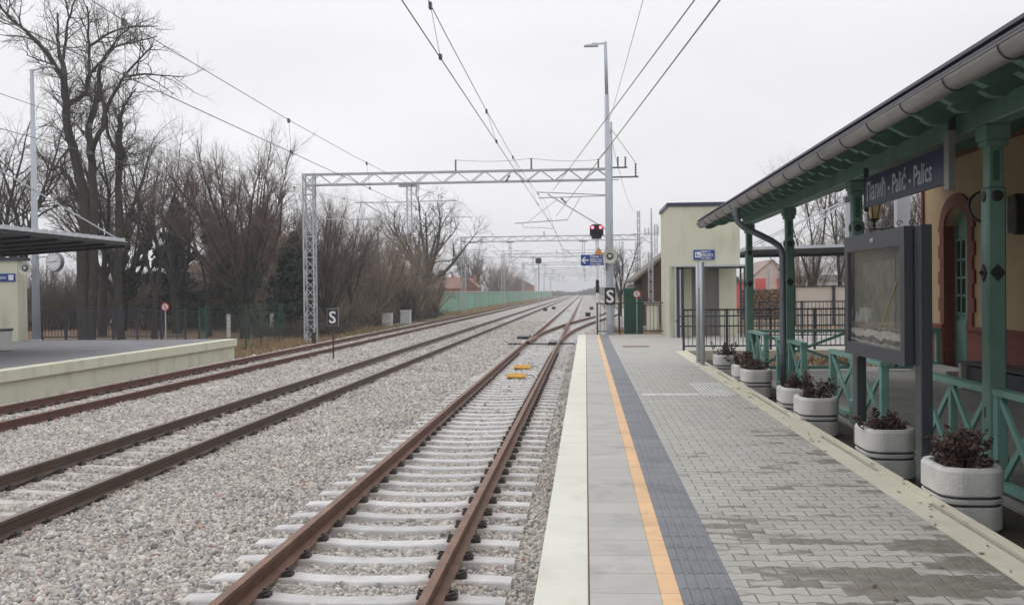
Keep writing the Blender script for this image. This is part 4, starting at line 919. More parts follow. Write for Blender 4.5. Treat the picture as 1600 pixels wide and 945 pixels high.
t = thing('sheet_gate', 'dark green ribbed sheet metal gate leaf behind the platform end railing', 'gate', (1.9, 41, 0))
m_ = MB(); m_.box(1.62, 2.18, 41, 41.04, -.1, 2.32)
for k in range(7): m_.box(1.64+k*.08, 1.67+k*.08, 40.975, 41.0, -.1, 2.30)
m_.build('leaf', M['dark_green'], t); m_ = MB(); m_.box(1.56, 1.62, 40.97, 41.06, -.2, 2.36); m_.box(2.18, 2.24, 40.97, 41.06, -.2, 2.2); m_.build('frame', M['dark_green'], t)
m_ = MB(); m_.box(2.24, 2.30, 41.0, 44.0, -.1, 1.9); m_.build('side_sheet', M['dark_green'], t)
t = thing('concrete_block', 'cream concrete block pillar beside the barn', 'pillar', (3.3, 52, 0)); MB().bbox(3.15, 3.75, 52, 52.6, -.2, 1.5, .03).build('shaft', M['cream_paint'], t); MB().bbox(3.05, 3.85, 51.9, 52.7, 1.5, 1.62, .02).build('cap', M['concrete'], t)
t = thing('board_fence', 'weathered grey green picket fence in front of the barn', 'fence', (3.9, 56, 0))
m_ = MB()
for k in range(26): m_.box(3.5+k*.13, 3.6+k*.13, 56, 56.03, -.2, 1.6+random.uniform(-.25, .3))
m_.build('pickets', M['wood_grey'], t); m_ = MB(); m_.box(3.5, 6.9, 56.03, 56.07, .4, .5); m_.box(3.5, 6.9, 56.03, 56.07, 1.2, 1.3); m_.build('rails', M['wood_grey'], t)

# ---------------------------------------------------------------- lift building
t = thing('lift_building', 'cream lift tower with a dark roof cap at the end of the platform', 'building', (4.3, 36, PZ))
x0, x1, y0, y1, zt = 2.98, 5.50, 36.0, 39.6, 5.22
m_ = MB(); m_.box(x0, x0+.22, y0, y1, PZ-.1, zt); m_.box(x1-.25, x1, y0+.9, y1, PZ-.1, zt); m_.box(x0+.22, x1-.25, y1-.2, y1, PZ-.1, zt); m_.box(x0+.22, x1-.001, y0, y0+.9, 3.12, zt); m_.box(x0+.22, x1-.25, y0+.9, y1-.2, 3.1, 3.3)
m_.box(x0+.62, x0+.9, y0+.9, y0+1.1, PZ-.1, 3.12); m_.box(x1-.62, x1-.25, y0+.9, y0+1.1, PZ-.1, 3.12)
m_.build('wall', M['render_wall'], t)
MB().bbox(x0-.06, x1+.06, y0-.06, y1+.06, zt, zt+.14, .01).build('roof_cap', M['zinc_dark'], t)
MB().box(x0+.9, x1-.62, y0+1.0, y0+1.06, PZ, 2.95).build('lift_door', M['door_grey'], t)
MB().box(x0+.24, x0+.60, y0+1.0, y0+1.06, PZ+.02, 2.9).build('side_door', M['door_grey'], t)
m_ = MB(); m_.box(x0+.10, x1+.14, y0-.30, y0-.001, 3.06, 3.12); m_.build('entrance_canopy', M['galv_pale'], t)
m_ = MB()
for xx in (x0+.30, x0+.46, x1-.02, x1+.12): m_.box(xx-.03, xx+.03, y0-.26, y0-.2, PZ, 3.06)
m_.box(x0+.27, x1+.15, y0-.26, y0-.2, 2.98, 3.05); m_.build('entrance_frame', M['anthracite'], t)
m_ = MB(); m_.box(x0+.18, x0+.24, y0-.25, y0-.19, PZ, 3.06); m_.box(x0+.36, x0+.40, y0-.25, y0-.21, PZ, 3.06); m_.build('steel_frame', M['galv_pale'], t)
m_ = MB(); m_.box(x0+.9, x0+1.15, y0+.86, y0+.89, 2.96, 3.06); m_.box(x1-1.0, x1-.65, y0+.86, y0+.89, 2.96, 3.06); m_.build('ceiling_lamp', M['anthracite'], t)
m_ = MB(); m_.box(x0+.88, x0+.92, y0+.96, y0+1.0, PZ, 3.0); m_.box(x1-.66, x1-.60, y0+.96, y0+1.0, PZ, 3.0); m_.box(x0+.88, x1-.6, y0+.96, y0+1.0, 2.95, 3.0); m_.build('door_frame', M['zinc'], t)
t = thing('platform_sign', 'small blue and white sign high on the lift tower wall', 'sign', (4.2, 35.9, 3.3), 'blue platform signs')
info_sign(t, 3.86, 4.60, 3.32, 3.66, 35.98, ['Перон 2', 'Platform / Peron 2', 'Колосек 3', 'Track / Vágány 3'], None)
# edge-on sign on two posts
t = thing('notice_board_posts', 'small notice board on two grey posts at the kerb, seen edge on', 'sign', (2.6, 22.9, PZ)); t.name = 'platform_notice'
for y in (22.55, 23.3):
    p_ = MB().tube([(2.60, y, PZ), (2.60, y, 2.86)], .055, 12).build('post', M['galv'], t, True)
    MB().lathe([(.11, 0), (.11, .015), (.06, .03)], (2.60, y, PZ), (0, 0, 1), 16).build('foot', M['galv'], p_)
MB().bbox(2.585, 2.615, 22.62, 23.23, 2.28, 2.84, .005).build('panel', M['pole_blue'], t)

# ---------------------------------------------------------------- station building and veranda
XW = 8.2; YE = 24.9; DY0, DY1 = 21.98, 23.38
t = thing('station_building', 'old station house wall in ochre plaster with red brick plinth and arched doorway', 'building', (XW, YE, GZs))
def arch_pts(ya, yb, zs, rise, n_=12):
    c = (ya+yb)/2; w = (yb-ya)/2
    return [(c+w*math.cos(math.pi*i/n_), zs+rise*math.sin(math.pi*i/n_)) for i in range(n_+1)]
# plaster wall with an arched hole: strips around the opening
openings = [(DY0, DY1), (9.5, 10.9), (15.6, 16.6)]
m_ = MB(); ztop = 5.45; zs = 3.62; rise = .38
ys_ = [-8]
for ya, yb in sorted(openings): ys_ += [ya, yb]
ys_.append(YE)
for k in range(0, len(ys_), 2): m_.box(XW, XW+.5, ys_[k], ys_[k+1], 0, ztop)
for ya, yb in openings:
    ap = arch_pts(ya, yb, zs, rise)
    m_.prism([(yb, zs)]+[(a, b) for a, b in ap[1:-1]]+[(ya, zs), (ya, ztop), (yb, ztop)], 'x', XW, XW+.5)
m_.box(XW+.5, XW+9, YE-.5, YE, 0, ztop)
m_.build('wall', M['wall_cream'], t)
# brick plinth and surrounds
m_ = MB()
for k in range(0, len(ys_), 2):
    a, b = ys_[k], ys_[k+1]
    m_.box(XW-.06, XW-.001, a+(.0 if k == 0 else -.0), b, 0, 1.32); m_.box(XW-.10, XW-.001, a, b, 1.32, 1.40); m_.box(XW-.09, XW-.062, a, b, GZs, GZs+.14)
m_.box(XW-.055, XW-.001, YE-.12, YE+.002, 1.40, 5.0)
for ya, yb in openings:
    zz = 1.40; k = 0
    while zz < zs-.01:
        w = .36 if k % 2 else .26; h = min(.3, zs-zz)
        m_.box(XW-.05, XW-.001, ya-w, ya, zz, zz+h); m_.box(XW-.05, XW-.001, yb, yb+w, zz, zz+h); zz += .3; k += 1
    o_ = arch_pts(ya-.3, yb+.3, zs, rise+.30, 14); i_ = arch_pts(ya, yb, zs, rise, 14)
    for a in range(14): m_.prism([i_[a], o_[a], o_[a+1], i_[a+1]], 'x', XW-.05, XW-.001)
    m_.box(XW+.002, XW+.24, yb-.02, yb-.001, GZs, zs); m_.box(XW+.002, XW+.24, ya+.001, ya+.02, GZs, zs)
m_.box(XW+.5, XW+9, YE+.001, YE+.06, 0, 1.4)
m_.build('brick_trim', M['red_brick'], t)
MB().box(XW-.07, XW-.001, -8, YE, 5.08, 5.24).build('cornice', M['brown_trim'], t)
for ya, yb in openings[:1]+openings[1:2]:
    d_ = MB(); d_.box(XW+.24, XW+.30, ya+.02, yb-.02, GZs, zs+rise); dd = d_.build('door', M['green_post'], t)
    d_ = MB(); c = (ya+yb)/2
    for s in (-1, 1):
        a, b = (ya+.08, c-.03) if s < 0 else (c+.03, yb-.08)
        d_.box(XW+.20, XW+.24, a, b, GZs+.1, GZs+1.15)
        for zz in (1.65, 2.05, 2.45, 2.85, 3.3): d_.box(XW+.195, XW+.24, a, b, zz-.025, zz+.025)
        for q in (a, (a+b)/2, b): d_.box(XW+.195, XW+.24, q-.03, q+.03, 1.6, 3.35)
    d_.box(XW+.19, XW+.24, ya+.02, ya+.09, GZs, zs); d_.box(XW+.19, XW+.24, yb-.09, yb-.02, GZs, zs)
    d_.build('door_frame', M['green_post'], dd)
    MB().box(XW+.215, XW+.239, ya+.1, yb-.1, 1.65, 3.3).build('door_glass', M['dark_glass'], dd)
ya, yb = openings[2]
w_ = MB(); w_.box(XW+.3, XW+.36, ya+.02, yb-.02, 1.4, zs+rise); ww = w_.build('window', M['dark_glass'], t)
w_ = MB(); w_.box(XW+.26, XW+.30, ya+.02, yb-.02, 1.4, 1.48)
for q in (ya+.05, (ya+yb)/2, yb-.05): w_.box(XW+.26, XW+.30, q-.04, q+.04, 1.4, zs+.3)
for zz in (2.2, 3.0): w_.box(XW+.262, XW+.298, ya+.02, yb-.02, zz-.03, zz+.03)
w_.build('window_frame', M['green_post'], ww); MB().box(XW, XW+.5, ya, yb, 0, 1.38).build('window_sill_wall', M['red_brick'], ww)
MB().box(XW-.7, XW-.1, 21.4, 24.1, GZs, GZs+.14).build('door_step', M['concrete'], t)
m_ = MB(); m_.prism([(XW-.3, 5.50), (XW+9.2, 8.7), (XW+9.2, 8.9), (XW-.3, 5.70)], 'y', -8, YE+.5); m_.build('roof', M['brown_roof'], t)

XG, ZG = 2.76, 3.74; YR = 24.0
vr = thing('veranda', 'green timber veranda roof on posts in front of the station house', 'veranda', (3.8, 23.5, GZs))
slope = (5.35-3.86)/(XW-XG)
def zroof(x): return 3.86+(x-XG)*slope
m_ = MB(); m_.prism([(XG-.02, zroof(XG-.02)+.03), (XW, zroof(XW)+.03), (XW, zroof(XW)+.09), (XG-.02, zroof(XG-.02)+.09)], 'y', -8, YR); m_.build('roof_sheet', M['zinc_dark'], vr)
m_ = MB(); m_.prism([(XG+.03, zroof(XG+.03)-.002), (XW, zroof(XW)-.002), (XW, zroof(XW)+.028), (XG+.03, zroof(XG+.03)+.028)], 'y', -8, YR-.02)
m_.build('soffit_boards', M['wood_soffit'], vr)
y = YR-.25; i = 0
def rafter_poly():
    top = [(XG+.10, zroof(XG+.10)-.004), (XW-.02, zroof(XW-.02)-.004)]
    bot = [(XW-.02, zroof(XW-.02)-.17), (4.0, zroof(4.0)-.17), (3.62, zroof(3.62)-.17), (3.50, zroof(3.5)-.24), (3.38, zroof(3.38)-.20), (3.30, zroof(3.3)-.13), (3.20, zroof(3.2)-.16), (3.08, zroof(3.08)-.18), (2.98, zroof(2.98)-.10), (2.90, zroof(2.9)-.12), (XG+.10, zroof(XG+.1)-.05)]
    return top+bot
rp = rafter_poly()
while y > 3:
    MB().prism(rp, 'y', y-.05, y+.05).build('rafter', M['green_post'], vr); y -= .72; i += 1
# beam, posts and braces
MB().bbox(3.70, 3.90, -8, YR-.15, 3.74, 3.95, .012).build('beam', M['green_post'], vr)
# scalloped bargeboard at the end
bp_ = [(XG+.1, zroof(XG+.1)+.02)]; k = 0; x = XG+.1
pts_t = [(XG+.1, zroof(XG+.1)), (XW, zroof(XW))]
lo = []
for i in range(0, 55):
    x = XW-(XW-XG-.1)*i/54; lo.append((x, zroof(x)-.20-.035*abs(math.sin(i*math.pi/3))))
MB().prism([(XG+.1, zroof(XG+.1)-.003), (XW, zroof(XW)-.003)]+lo, 'y', YR-.04, YR-.01).build('bargeboard', M['green_post'], vr)
def knee(mb, cx, cy, dx, dy):
    # curved brace from the post up to the beam
    pts = []
    for i in range(7):
        a = i/6*math.pi/2; pts.append((cx+dx*(.09+.62*(1-math.cos(a))), cy+dy*(.09+.62*(1-math.cos(a))), 3.05+.66*math.sin(a)))
    for a, b in zip(pts[:-1], pts[1:]): mb.bar(a, b, .09, .10, up=(0, 0, 1) if abs(dx)+abs(dy) == 0 else (dy, -dx, 0))
for yp in (9.6, 14.3, 18.95, 23.5, 4.9):
    x = 3.8; m_ = MB()
    m_.bbox(x-.085, x+.085, yp-.085, yp+.085, GZs, 3.16, .018)
    m_.bbox(x-.070, x+.070, yp-.070, yp+.070, 3.16, 3.56, .012)
    m_.bbox(x-.12, x+.12, yp-.12, yp+.12, 3.60, 3.74, .015); m_.bbox(x-.10, x+.10, yp-.10, yp+.10, 3.54, 3.60, .01)
    m_.bbox(x-.098, x+.098, yp-.098, yp+.098, GZs, GZs+.35, .02)
    po = m_.build('post', M['green_post'], vr)
    m_ = MB(); 
    for ax in ((0, -1, 0), (-1, 0, 0), (0, 1, 0), (1, 0, 0)):
        m_.lathe([(.052, 0), (.052, .010), (.034, .018)], (x+ax[0]*.085, yp+ax[1]*.085, 3.08), ax, 18)
    m_.build('round_boss', M['iron'], po)
    m_ = MB()
    for ax in ((0, -1), (-1, 0)):
        if ax[0] == 0: m_.prism([(x-.07, 2.37), (x, 2.44+.01), (x+.07, 2.37), (x, 2.30-.01)], 'y', yp-.10, yp-.084); m_.lathe([(.02, 0), (.012, .03)], (x, yp-.10, 2.37), (0, -1, 0), 8)
        else: m_.prism([(yp-.07, 2.37), (yp, 2.45), (yp+.07, 2.37), (yp, 2.29)], 'x', x-.10, x-.084); m_.lathe([(.02, 0), (.012, .03)], (x-.10, yp, 2.37), (-1, 0, 0), 8)
    m_.build('diamond_plate', M['iron'], po)
    m_ = MB(); m_.box(x-.089, x-.0855, yp-.02, yp+.02, 1.02, 1.12); m_.build('socket_cover', M['anthracite'], po)
    m_ = MB(); m_.box(x-.03, x+.03, yp-.073, yp-.070, 3.22, 3.50); m_.build('recess_shade', M['green_dark'], po)  # flat plate, the shade of a recess put into its darker green
# gutter
gt = MB(); n_ = 14; r = .095; vs = []
for yy in (-8, YR+.05):
    for k in range(n_+1):
        a = math.pi+math.pi*k/n_; vs.append((XG+r*math.cos(a), yy, ZG+.06+r*math.sin(a)))
    for k in range(n_+1):
        a = 2*math.pi-math.pi*k/n_; vs.append((XG+(r-.006)*math.cos(a), yy, ZG+.062+(r-.006)*math.sin(a)))
q = 2*(n_+1); gt.add(vs, [(k, (k+1) % q, q+(k+1) % q, q+k) for k in range(q)])
gt.tube([(XG-r, -8, ZG+.065), (XG-r, YR+.05, ZG+.065)], .012, 8)
a_ = MB(); a_.prism([(XG+r*math.cos(math.pi+math.pi*k/12), ZG+.06+r*math.sin(math.pi+math.pi*k/12)) for k in range(13)], 'y', YR+.05, YR+.055)
go = gt.build('gutter', M['zinc'], vr, True); a_.build('gutter_end', M['zinc'], go)
m_ = MB(); m_.box(XG-r-.015, XG-r+.012, -8, YR+.06, ZG+.072, ZG+.092); m_.box(XG-r-.002, XG+.06, -8, YR+.04, ZG+.13, ZG+.145); m_.build('gutter_lip', M['zinc_dark'], go)
y = YR-.35
while y > 4:
    m_ = MB(); pts = [(XG+(r+.004)*math.cos(math.pi+math.pi*k/12), y, ZG+.06+(r+.004)*math.sin(math.pi+math.pi*k/12)) for k in range(13)]
    m_.tube(pts, .007, 5); m_.build('gutter_bracket', M['zinc_dark'], go); y -= 1.0
# downpipe
dp = MB(); dp.tube([(XG, 18.45, ZG), (XG, 18.45, 3.58), (XG+.03, 18.45, 3.47), (XG+.12, 18.45, 3.38), (3.40, 18.5, 3.12), (3.54, 18.55, 3.03), (3.60, 18.55, 2.90), (3.60, 18.55, 1.2), (3.60, 18.55, GZs)], [.062, .058, .058, .058, .058, .058, .058, .058, .058], 16)
d_ = dp.build('downpipe', M['downpipe'], vr, True)
m_ = MB(); m_.lathe([(.075, 0), (.075, .03)], (3.60, 18.55, 1.05), (0, 0, 1), 16); m_.lathe([(.075, 0), (.075, .03)], (3.60, 18.55, 2.6), (0, 0, 1), 16); m_.lathe([(.068, 0), (.07, .14), (.062, .16)], (XG, 18.45, ZG-.17), (0, 0, 1), 16); m_.build('pipe_collar', M['downpipe'], d_)

def green_fence(label, p, q, bays, z0=GZs, h=.93):
    t = thing('timber_fence', label, 'fence', (*p, z0), 'green timber fence panels with crossed braces')
    P = Vector((*p, 0)); Q = Vector((*q, 0)); d = Q-P; Z = Vector((0, 0, 1)); u = d.normalized()
    for e in range(bays+1):
        a = P+d*e/bays; end = e in (0, bays)
        s = .05 if end else .035
        MB().bbox(a.x-s, a.x+s, a.y-s, a.y+s, z0, z0+h-.03, .006).build('post', M['green_fence'], t)
    MB().bar(P-u*.06+Z*(z0+h), Q+u*.06+Z*(z0+h), .12, .06).build('top_rail', M['green_fence'], t)
    MB().bar(P+Z*(z0+.08), Q+Z*(z0+.08), .07, .08).build('bottom_rail', M['green_fence'], t)
    for e in range(bays):
        a = P+d*e/bays+u*.03; b = P+d*(e+1)/bays-u*.03; m_ = MB()
        n_ = Vector((-u.y, u.x, 0))*.016
        m_.bar(a+n_+Z*(z0+.12), b+n_+Z*(z0+h-.03), .03, .065, up=Z); m_.bar(a-n_+Z*(z0+h-.03), b-n_+Z*(z0+.12), .03, .065, up=Z)
        m_.build('cross_brace', M['green_fence'], t)
green_fence('green fence panel nearest the camera, right of the nearest veranda post', (3.8, 5.0), (3.8, 9.47), 5)
green_fence('green fence panel between the info case and the nearest veranda post', (3.8, 9.72), (3.8, 11.6), 2)
green_fence('green fence panel on the near side of the second veranda post', (3.8, 13.05), (3.8, 14.18), 1)
green_fence('green fence panel on the far side of the second veranda post', (3.8, 14.42), (3.8, 15.7), 1)
green_fence('short green fence panel right of the downpipe', (3.8, 17.75), (3.8, 18.83), 1)
green_fence('short green fence panel hidden behind the downpipe', (3.8, 19.07), (3.8, 20.0), 1)
green_fence('green fence panel at the last veranda post behind the small planters', (3.8, 21.4), (3.8, 23.38), 2)
green_fence('wide green fence panel closing the far end of the veranda', (3.92, 23.5), (6.1, 23.5), 1)
green_fence('short green fence panel at the far end next to the wall', (6.9, 23.5), (8.05, 23.5), 1)

# station name sign
t = thing('station_name_sign', 'long dark blue station name sign hanging under the veranda beam', 'sign', (3.6, 11.6, 3.27))
MB().bbox(3.585, 3.625, 10.24, 13.08, 3.265, 3.645, .006).build('board', M['navy_sign'], t)
text('lettering', 'Палић - Palić - Palics', .315, M['shaded_letters'], t, (3.582, 13.0, 3.345), TRACKSIDE, 'LEFT', .855, .004)
m_ = MB(); m_.box(3.575, 3.64, 10.10, 10.235, 3.20, 3.78); m_.build('end_bracket', M['zinc'], t)
m_ = MB(); m_.box(3.58, 3.635, 13.085, 13.13, 3.22, 3.78); m_.box(3.6, 3.66, 10.14, 10.20, 3.78, 3.95); m_.build('end_bracket', M['anthracite'], t)
text('logo_letter', 'Ж', .2, M['navy_sign'], t, (3.57, 10.22, 3.5), TRACKSIDE, 'LEFT', .4, .0)
bpy.data.objects.remove(bpy.data.objects['logo_letter'])

# information case on two posts
t = thing('information_case', 'dark grey framed information case with reflecting glass on two posts', 'display case', (2.84, 9.9, PZ))
Yb0, Yb1 = 8.80, 10.95
for y in (Yb0-.04, Yb1-.16): MB().bbox(2.86, 2.96, y, y+.16, GZs, 2.78, .008).build('post', M['anthracite'], t)
m_ = MB(); m_.box(2.78, 2.858, Yb0+.14, Yb1, 2.62, 2.78); m_.box(2.78, 2.858, Yb0+.14, Yb1, 1.55, 1.68); m_.box(2.781, 2.857, Yb0+.14, Yb0+.26, 1.68, 2.62); m_.box(2.781, 2.857, Yb1-.12, Yb1, 1.68, 2.62)
m_.build('frame', M['anthracite'], t)
MB().box(2.865, 2.90, Yb0+.13, Yb1-.17, 1.56, 2.76).build('back_panel', M['anthracite'], t)
MB().box(2.852, 2.862, Yb0+.26, Yb1-.12, 1.68, 2.62).build('lining', mat('case_lining', (.30, .29, .265), .7, .1), t)
po = MB().box(2.846, 2.850, Yb0+.62, Yb1-.45, 1.72, 2.50).build('poster', mat('poster_paper', (.42, .41, .38), .6, .25, 5, 0, col2=(.3, .29, .27), c2lo=.45, c2hi=.6, c2scale=6), t)
m_ = MB(); yt = M.setdefault('tape', mat('tape', (.55, .55, .20), .5, .05))
m_.bar((2.842, 9.35, 2.30), (2.842, 9.92, 1.82),   .004, .026, up=(0, 0, 1)); m_.bar((2.838, 9.95, 2.28), (2.838, 9.40, 1.76), .004, .011, up=(0, 0, 1)); m_.build('yellow_tape', yt, t)
MB().box(2.800, 2.806, Yb0+.255, Yb1-.115, 1.675, 2.625).build('glass_pane', M['glass'], t)
m_ = MB(); m_.lathe([(.022, 0), (.018, .02)], (2.78, 9.9, 2.70), (-1, 0, 0), 12); m_.build('lock', M['galv'], t)
m_ = MB(); m_.box(2.775, 2.80, 9.2, 9.3, 1.53, 1.55); m_.box(2.775, 2.80, 10.4, 10.5, 1.53, 1.55); m_.build('hinge', M['black'], t)

# planters with withered plants
def planter(label, x, y, s=1.0, seed=0):
    t = thing('stone_planter', label, 'planter', (x, y, GZs-.03), 'white concrete planters')
    w, Ln, c = .245*s, .34*s, .17
    def ring(off, z, zoff=0):
        pts = []
        W, H = w-off, Ln-off
        for (cx, cy, a0) in ((W-c, H-c, 0), (-W+c, H-c, 90), (-W+c, -H+c, 180), (W-c, -H+c, 270)):
            for k in range(9):
                a = R(a0+k*11.25); pts.append((x+cx+math.cos(a)*c, y+cy+math.sin(a)*c, z))
        return pts
    zb = GZs-.03; H = .51
    prof = [(.02, 0), (0, .03), (0, .20), (.014, .205), (.014, .228), (0, .232), (-.004, .262), (.014, .267), (.014, .285), (0, .29), (-.006, .30), (-.006, H-.03), (.008, H), (.045, H), (.055, H-.02), (.06, H-.09)]
    rings = [ring(o, zb+z) for o, z in prof]; n_ = len(rings[0]); m_ = MB(); vs = [v for r_ in rings for v in r_]; fs = []
    for i in range(len(rings)-1):
        for k in range(n_): fs.append((i*n_+k, i*n_+(k+1) % n_, (i+1)*n_+(k+1) % n_, (i+1)*n_+k))
    m_.add(vs, fs); m_.add(ring(.03, zb), [tuple(range(n_))]); b_ = m_.build('tub', M['planter'], t)
    m_ = MB()
    for z in (.2165, .276):
        ra, rb = ring(.010, zb+z-.009), ring(.010, zb+z+.009); m_.add(ra+rb, [(k, (k+1) % n_, n_+(k+1) % n_, n_+k) for k in range(n_)])
    m_.build('groove_band', M['groove'], b_)
    m_ = MB(); m_.add(ring(.056, zb+H-.075), [tuple(range(n_))]); m_.build('soil', M['soil'], t)
    rnd = random.Random(seed); lv = MB(); st = MB()
    tall = rnd.uniform(.75, 1.35)
    for _ in range(rnd.randint(16, 32)):
        sx, sy = x+rnd.uniform(-.17, .17)*s, y+rnd.uniform(-.27, .27)*s; hh = rnd.uniform(.10, .28)*tall; lx, ly = rnd.gauss(0, .07), rnd.gauss(0, .07)
        p0 = Vector((sx, sy, zb+H-.08)); p1 = p0+Vector((lx, ly, hh)); st.tube([p0, (p0+p1)/2+Vector((lx*.2, 0, 0)), p1], [.008, .006, .004], 4)
        for k in range(34):
            f = rnd.uniform(.25, 1.08); c0 = p0.lerp(p1, f)+Vector((rnd.gauss(0, .022), rnd.gauss(0, .022), rnd.gauss(0, .012)))
            a = rnd.uniform(0, 6.28); l_ = rnd.uniform(.030, .060); d = Vector((math.cos(a), math.sin(a), rnd.uniform(-.5, .8))).normalized()
            sd_ = d.cross(Vector((rnd.uniform(-1, 1), rnd.uniform(-1, 1), 1))).normalized()*l_*.42; up_ = d.cross(sd_).normalized()*l_*.25
            lv.add([c0, c0+d*l_*.5+sd_+up_, c0+d*l_, c0+d*l_*.5-sd_+up_], [(0, 1, 2), (0, 2, 3)])
    pl = thing('withered_plant', label.replace('planter', 'planter, the dry plant in it'), 'plant', (x, y, zb+H-.08), 'withered plants in the planters')
    st.build('stems', M['twig_dark'], pl); lv.build('leaves', M['dead_leaf'], pl)
    return t, pl
PL = [(3.03, 8.33, 'nearest white concrete planter, in front right of the info case', 'dark withered plant in the nearest planter right of the info case'),
      (3.06, 10.5, 'white concrete planter standing between the two info case posts', 'dark withered plant between the two posts of the info case'),
      (3.03, 13.45, 'white concrete planter just left of the info case, nearer one of its touching pair', 'dark withered plant in the tub just left of the info case'),
      (3.05, 14.75, 'partly hidden white planter right of the downpipe, behind the one left of the info case', 'dark withered plant in the partly hidden tub right of the downpipe'),
      (3.03, 18.1, 'white concrete planter just left of the downpipe foot', 'dark withered plant in the tub just left of the downpipe foot'),
      (3.03, 19.2, 'partly hidden white planter tucked behind the one left of the downpipe', 'dark withered plant in the tub tucked behind the one left of the downpipe'),
      (3.05, 22.15, 'farthest small looking white planter next to the two grey sign posts', 'dark withered plant in the farthest tub by the grey sign posts')]
for i, (x, y, lb, lp) in enumerate(PL):
    a, b = planter(lb, x, y, 1.0, i); b['label'] = lp

# lantern on scroll bracket, clock, monitor, bench
t = thing('ornate_lantern', 'old amber glass lantern on a black scrolled iron bracket at the house corner', 'lantern', (7.05, 24.95, 3.8))
x, y = 7.05, 24.95
MB().lathe([(.10, 3.92), (.12, 3.94), (.20, 4.28), (.20, 4.30)], (x, y, 0), (0, 0, 1), 6).build('glass', M['lantern_glass'], t)
MB().lathe([(.23, 4.30), (.10, 4.42), (.03, 4.50), (.02, 4.56)], (x, y, 0), (0, 0, 1), 6).build('hood', M['iron'], t)
m_ = MB()
for k in range(6):
    a = 2*math.pi*k/6+math.pi/6*0; m_.bar((x+.12*math.cos(a), y+.12*math.sin(a), 3.93), (x+.20*math.cos(a), y+.20*math.sin(a), 4.30), .015, .015)
m_.lathe([(.02, 3.70), (.05, 3.78), (.03, 3.84), (.13, 3.91), (.13, 3.93)], (x, y, 0), (0, 0, 1), 12); m_.build('holder', M['iron'], t)
m_ = MB(); m_.bar((x-.15, y, 3.66), (8.2, y, 3.72), .03, .03); m_.bar((x, y, 3.66), (x, y, 3.8), .03, .03)
def scroll(cx, cz, r, s, turns=1.4):
    return [(cx+s*r*(1-k/22)*math.cos(k/22*turns*6.28), y, cz+r*(1-k/22)*math.sin(k/22*turns*6.28)) for k in range(20)]
for cx, cz, r_, s in [(7.25, 3.56, .11, 1), (7.5, 3.62, .13, -1), (7.78, 3.58, .12, 1), (8.02, 3.5, .15, -1), (7.35, 3.80, .08, -1), (7.65, 3.81, .08, 1), (7.95, 3.82, .09, 1), (6.98, 3.54, .09, -1)]: m_.tube(scroll(cx, cz, r_, s), .013, 5)
m_.tube([(8.19, y, 3.0), (7.9, y, 3.2), (7.5, y, 3.42), (7.1, y, 3.6)], .016, 6); m_.build('scroll_bracket', M['iron'], t)
t = thing('veranda_clock', 'round yellowed clock on the station wall, half hidden by a green post', 'clock', (7.5, 19, 3.7))
MB().lathe([(.29, -.06), (.30, -.04), (.30, .04), (.29, .06)], (7.36, 19, 3.72), (0, 1, 0), 32).build('rim', M['iron'], t)
MB().lathe([(.27, 0), (.27, .004)], (7.36, 18.935, 3.72), (0, 1, 0), 32).build('dial', mat('clock_dial', (.66, .58, .40), .5, .06), t)
m_ = MB(); m_.bar((7.42, 18.928, 3.72), (7.42, 18.928, 3.94), .012, .004); m_.bar((7.42, 18.928, 3.72), (7.27, 18.928, 3.66), .016, .004); m_.build('hands', M['iron'], t)
MB().bar((7.70, 19, 3.72), (8.2, 19, 3.72), .04, .04).build('wall_bracket', M['iron'], t)
t = thing('wall_monitor', 'black display monitor hanging under the veranda at the right edge', 'monitor', (7.3, 17.2, 3.2))
MB().bbox(7.12, 7.95, 17.1, 17.25, 3.10, 3.78, .02).build('casing', M['black'], t)
MB().box(7.0, 7.12, 17.12, 17.6, 3.13, 3.74).build('side_screen', M['zinc'], t); MB().box(7.17, 7.90, 17.092, 17.099, 3.16, 3.72).build('screen', M['dark_glass'], t)
MB().bar((7.9, 17.2, 3.4), (8.2, 17.2, 3.4), .06, .06).build('bracket', M['iron'], t)
def bench(label, x0, x1, y0, y1, z, h):
    t = thing('platform_bench', label, 'bench', (x0, y0, z), 'concrete and steel benches')
    for ya in (y0, y1-.12): MB().bbox(x0, x1, ya, ya+.12, z, z+h, .012).build('end_slab', M['concrete'], t)
    m_ = MB()
    for k in range(5): m_.box(x0+.02+k*(x1-x0-.04)/5, x0+.02+(k+.82)*(x1-x0-.04)/5, y0-.03, y1+.03, z+h, z+h+.04)
    m_.build('seat', M['anthracite'], t); MB().box(x0+.1, x1-.1, y0+.13, y1-.13, z+.12, z+h-.05).build('panel', M['anthracite'], t)
    return t
bench('dark grey bench with pale end slabs against the station wall', 6.95, 7.5, 16.2, 19.2, GZs, .48)
t = thing('litter_bin', 'pale grey concrete litter bin with dark lid at the left edge of the opposite platform', 'bin', (-18.7, 30, PZ))
MB().bbox(-19.15, -18.25, 29.7, 30.5, PZ, PZ+.62, .02).build('tub', M['planter'], t); MB().bbox(-19.18, -18.22, 29.67, 30.53, PZ+.62, PZ+.70, .02).build('lid', M['anthracite'], t)

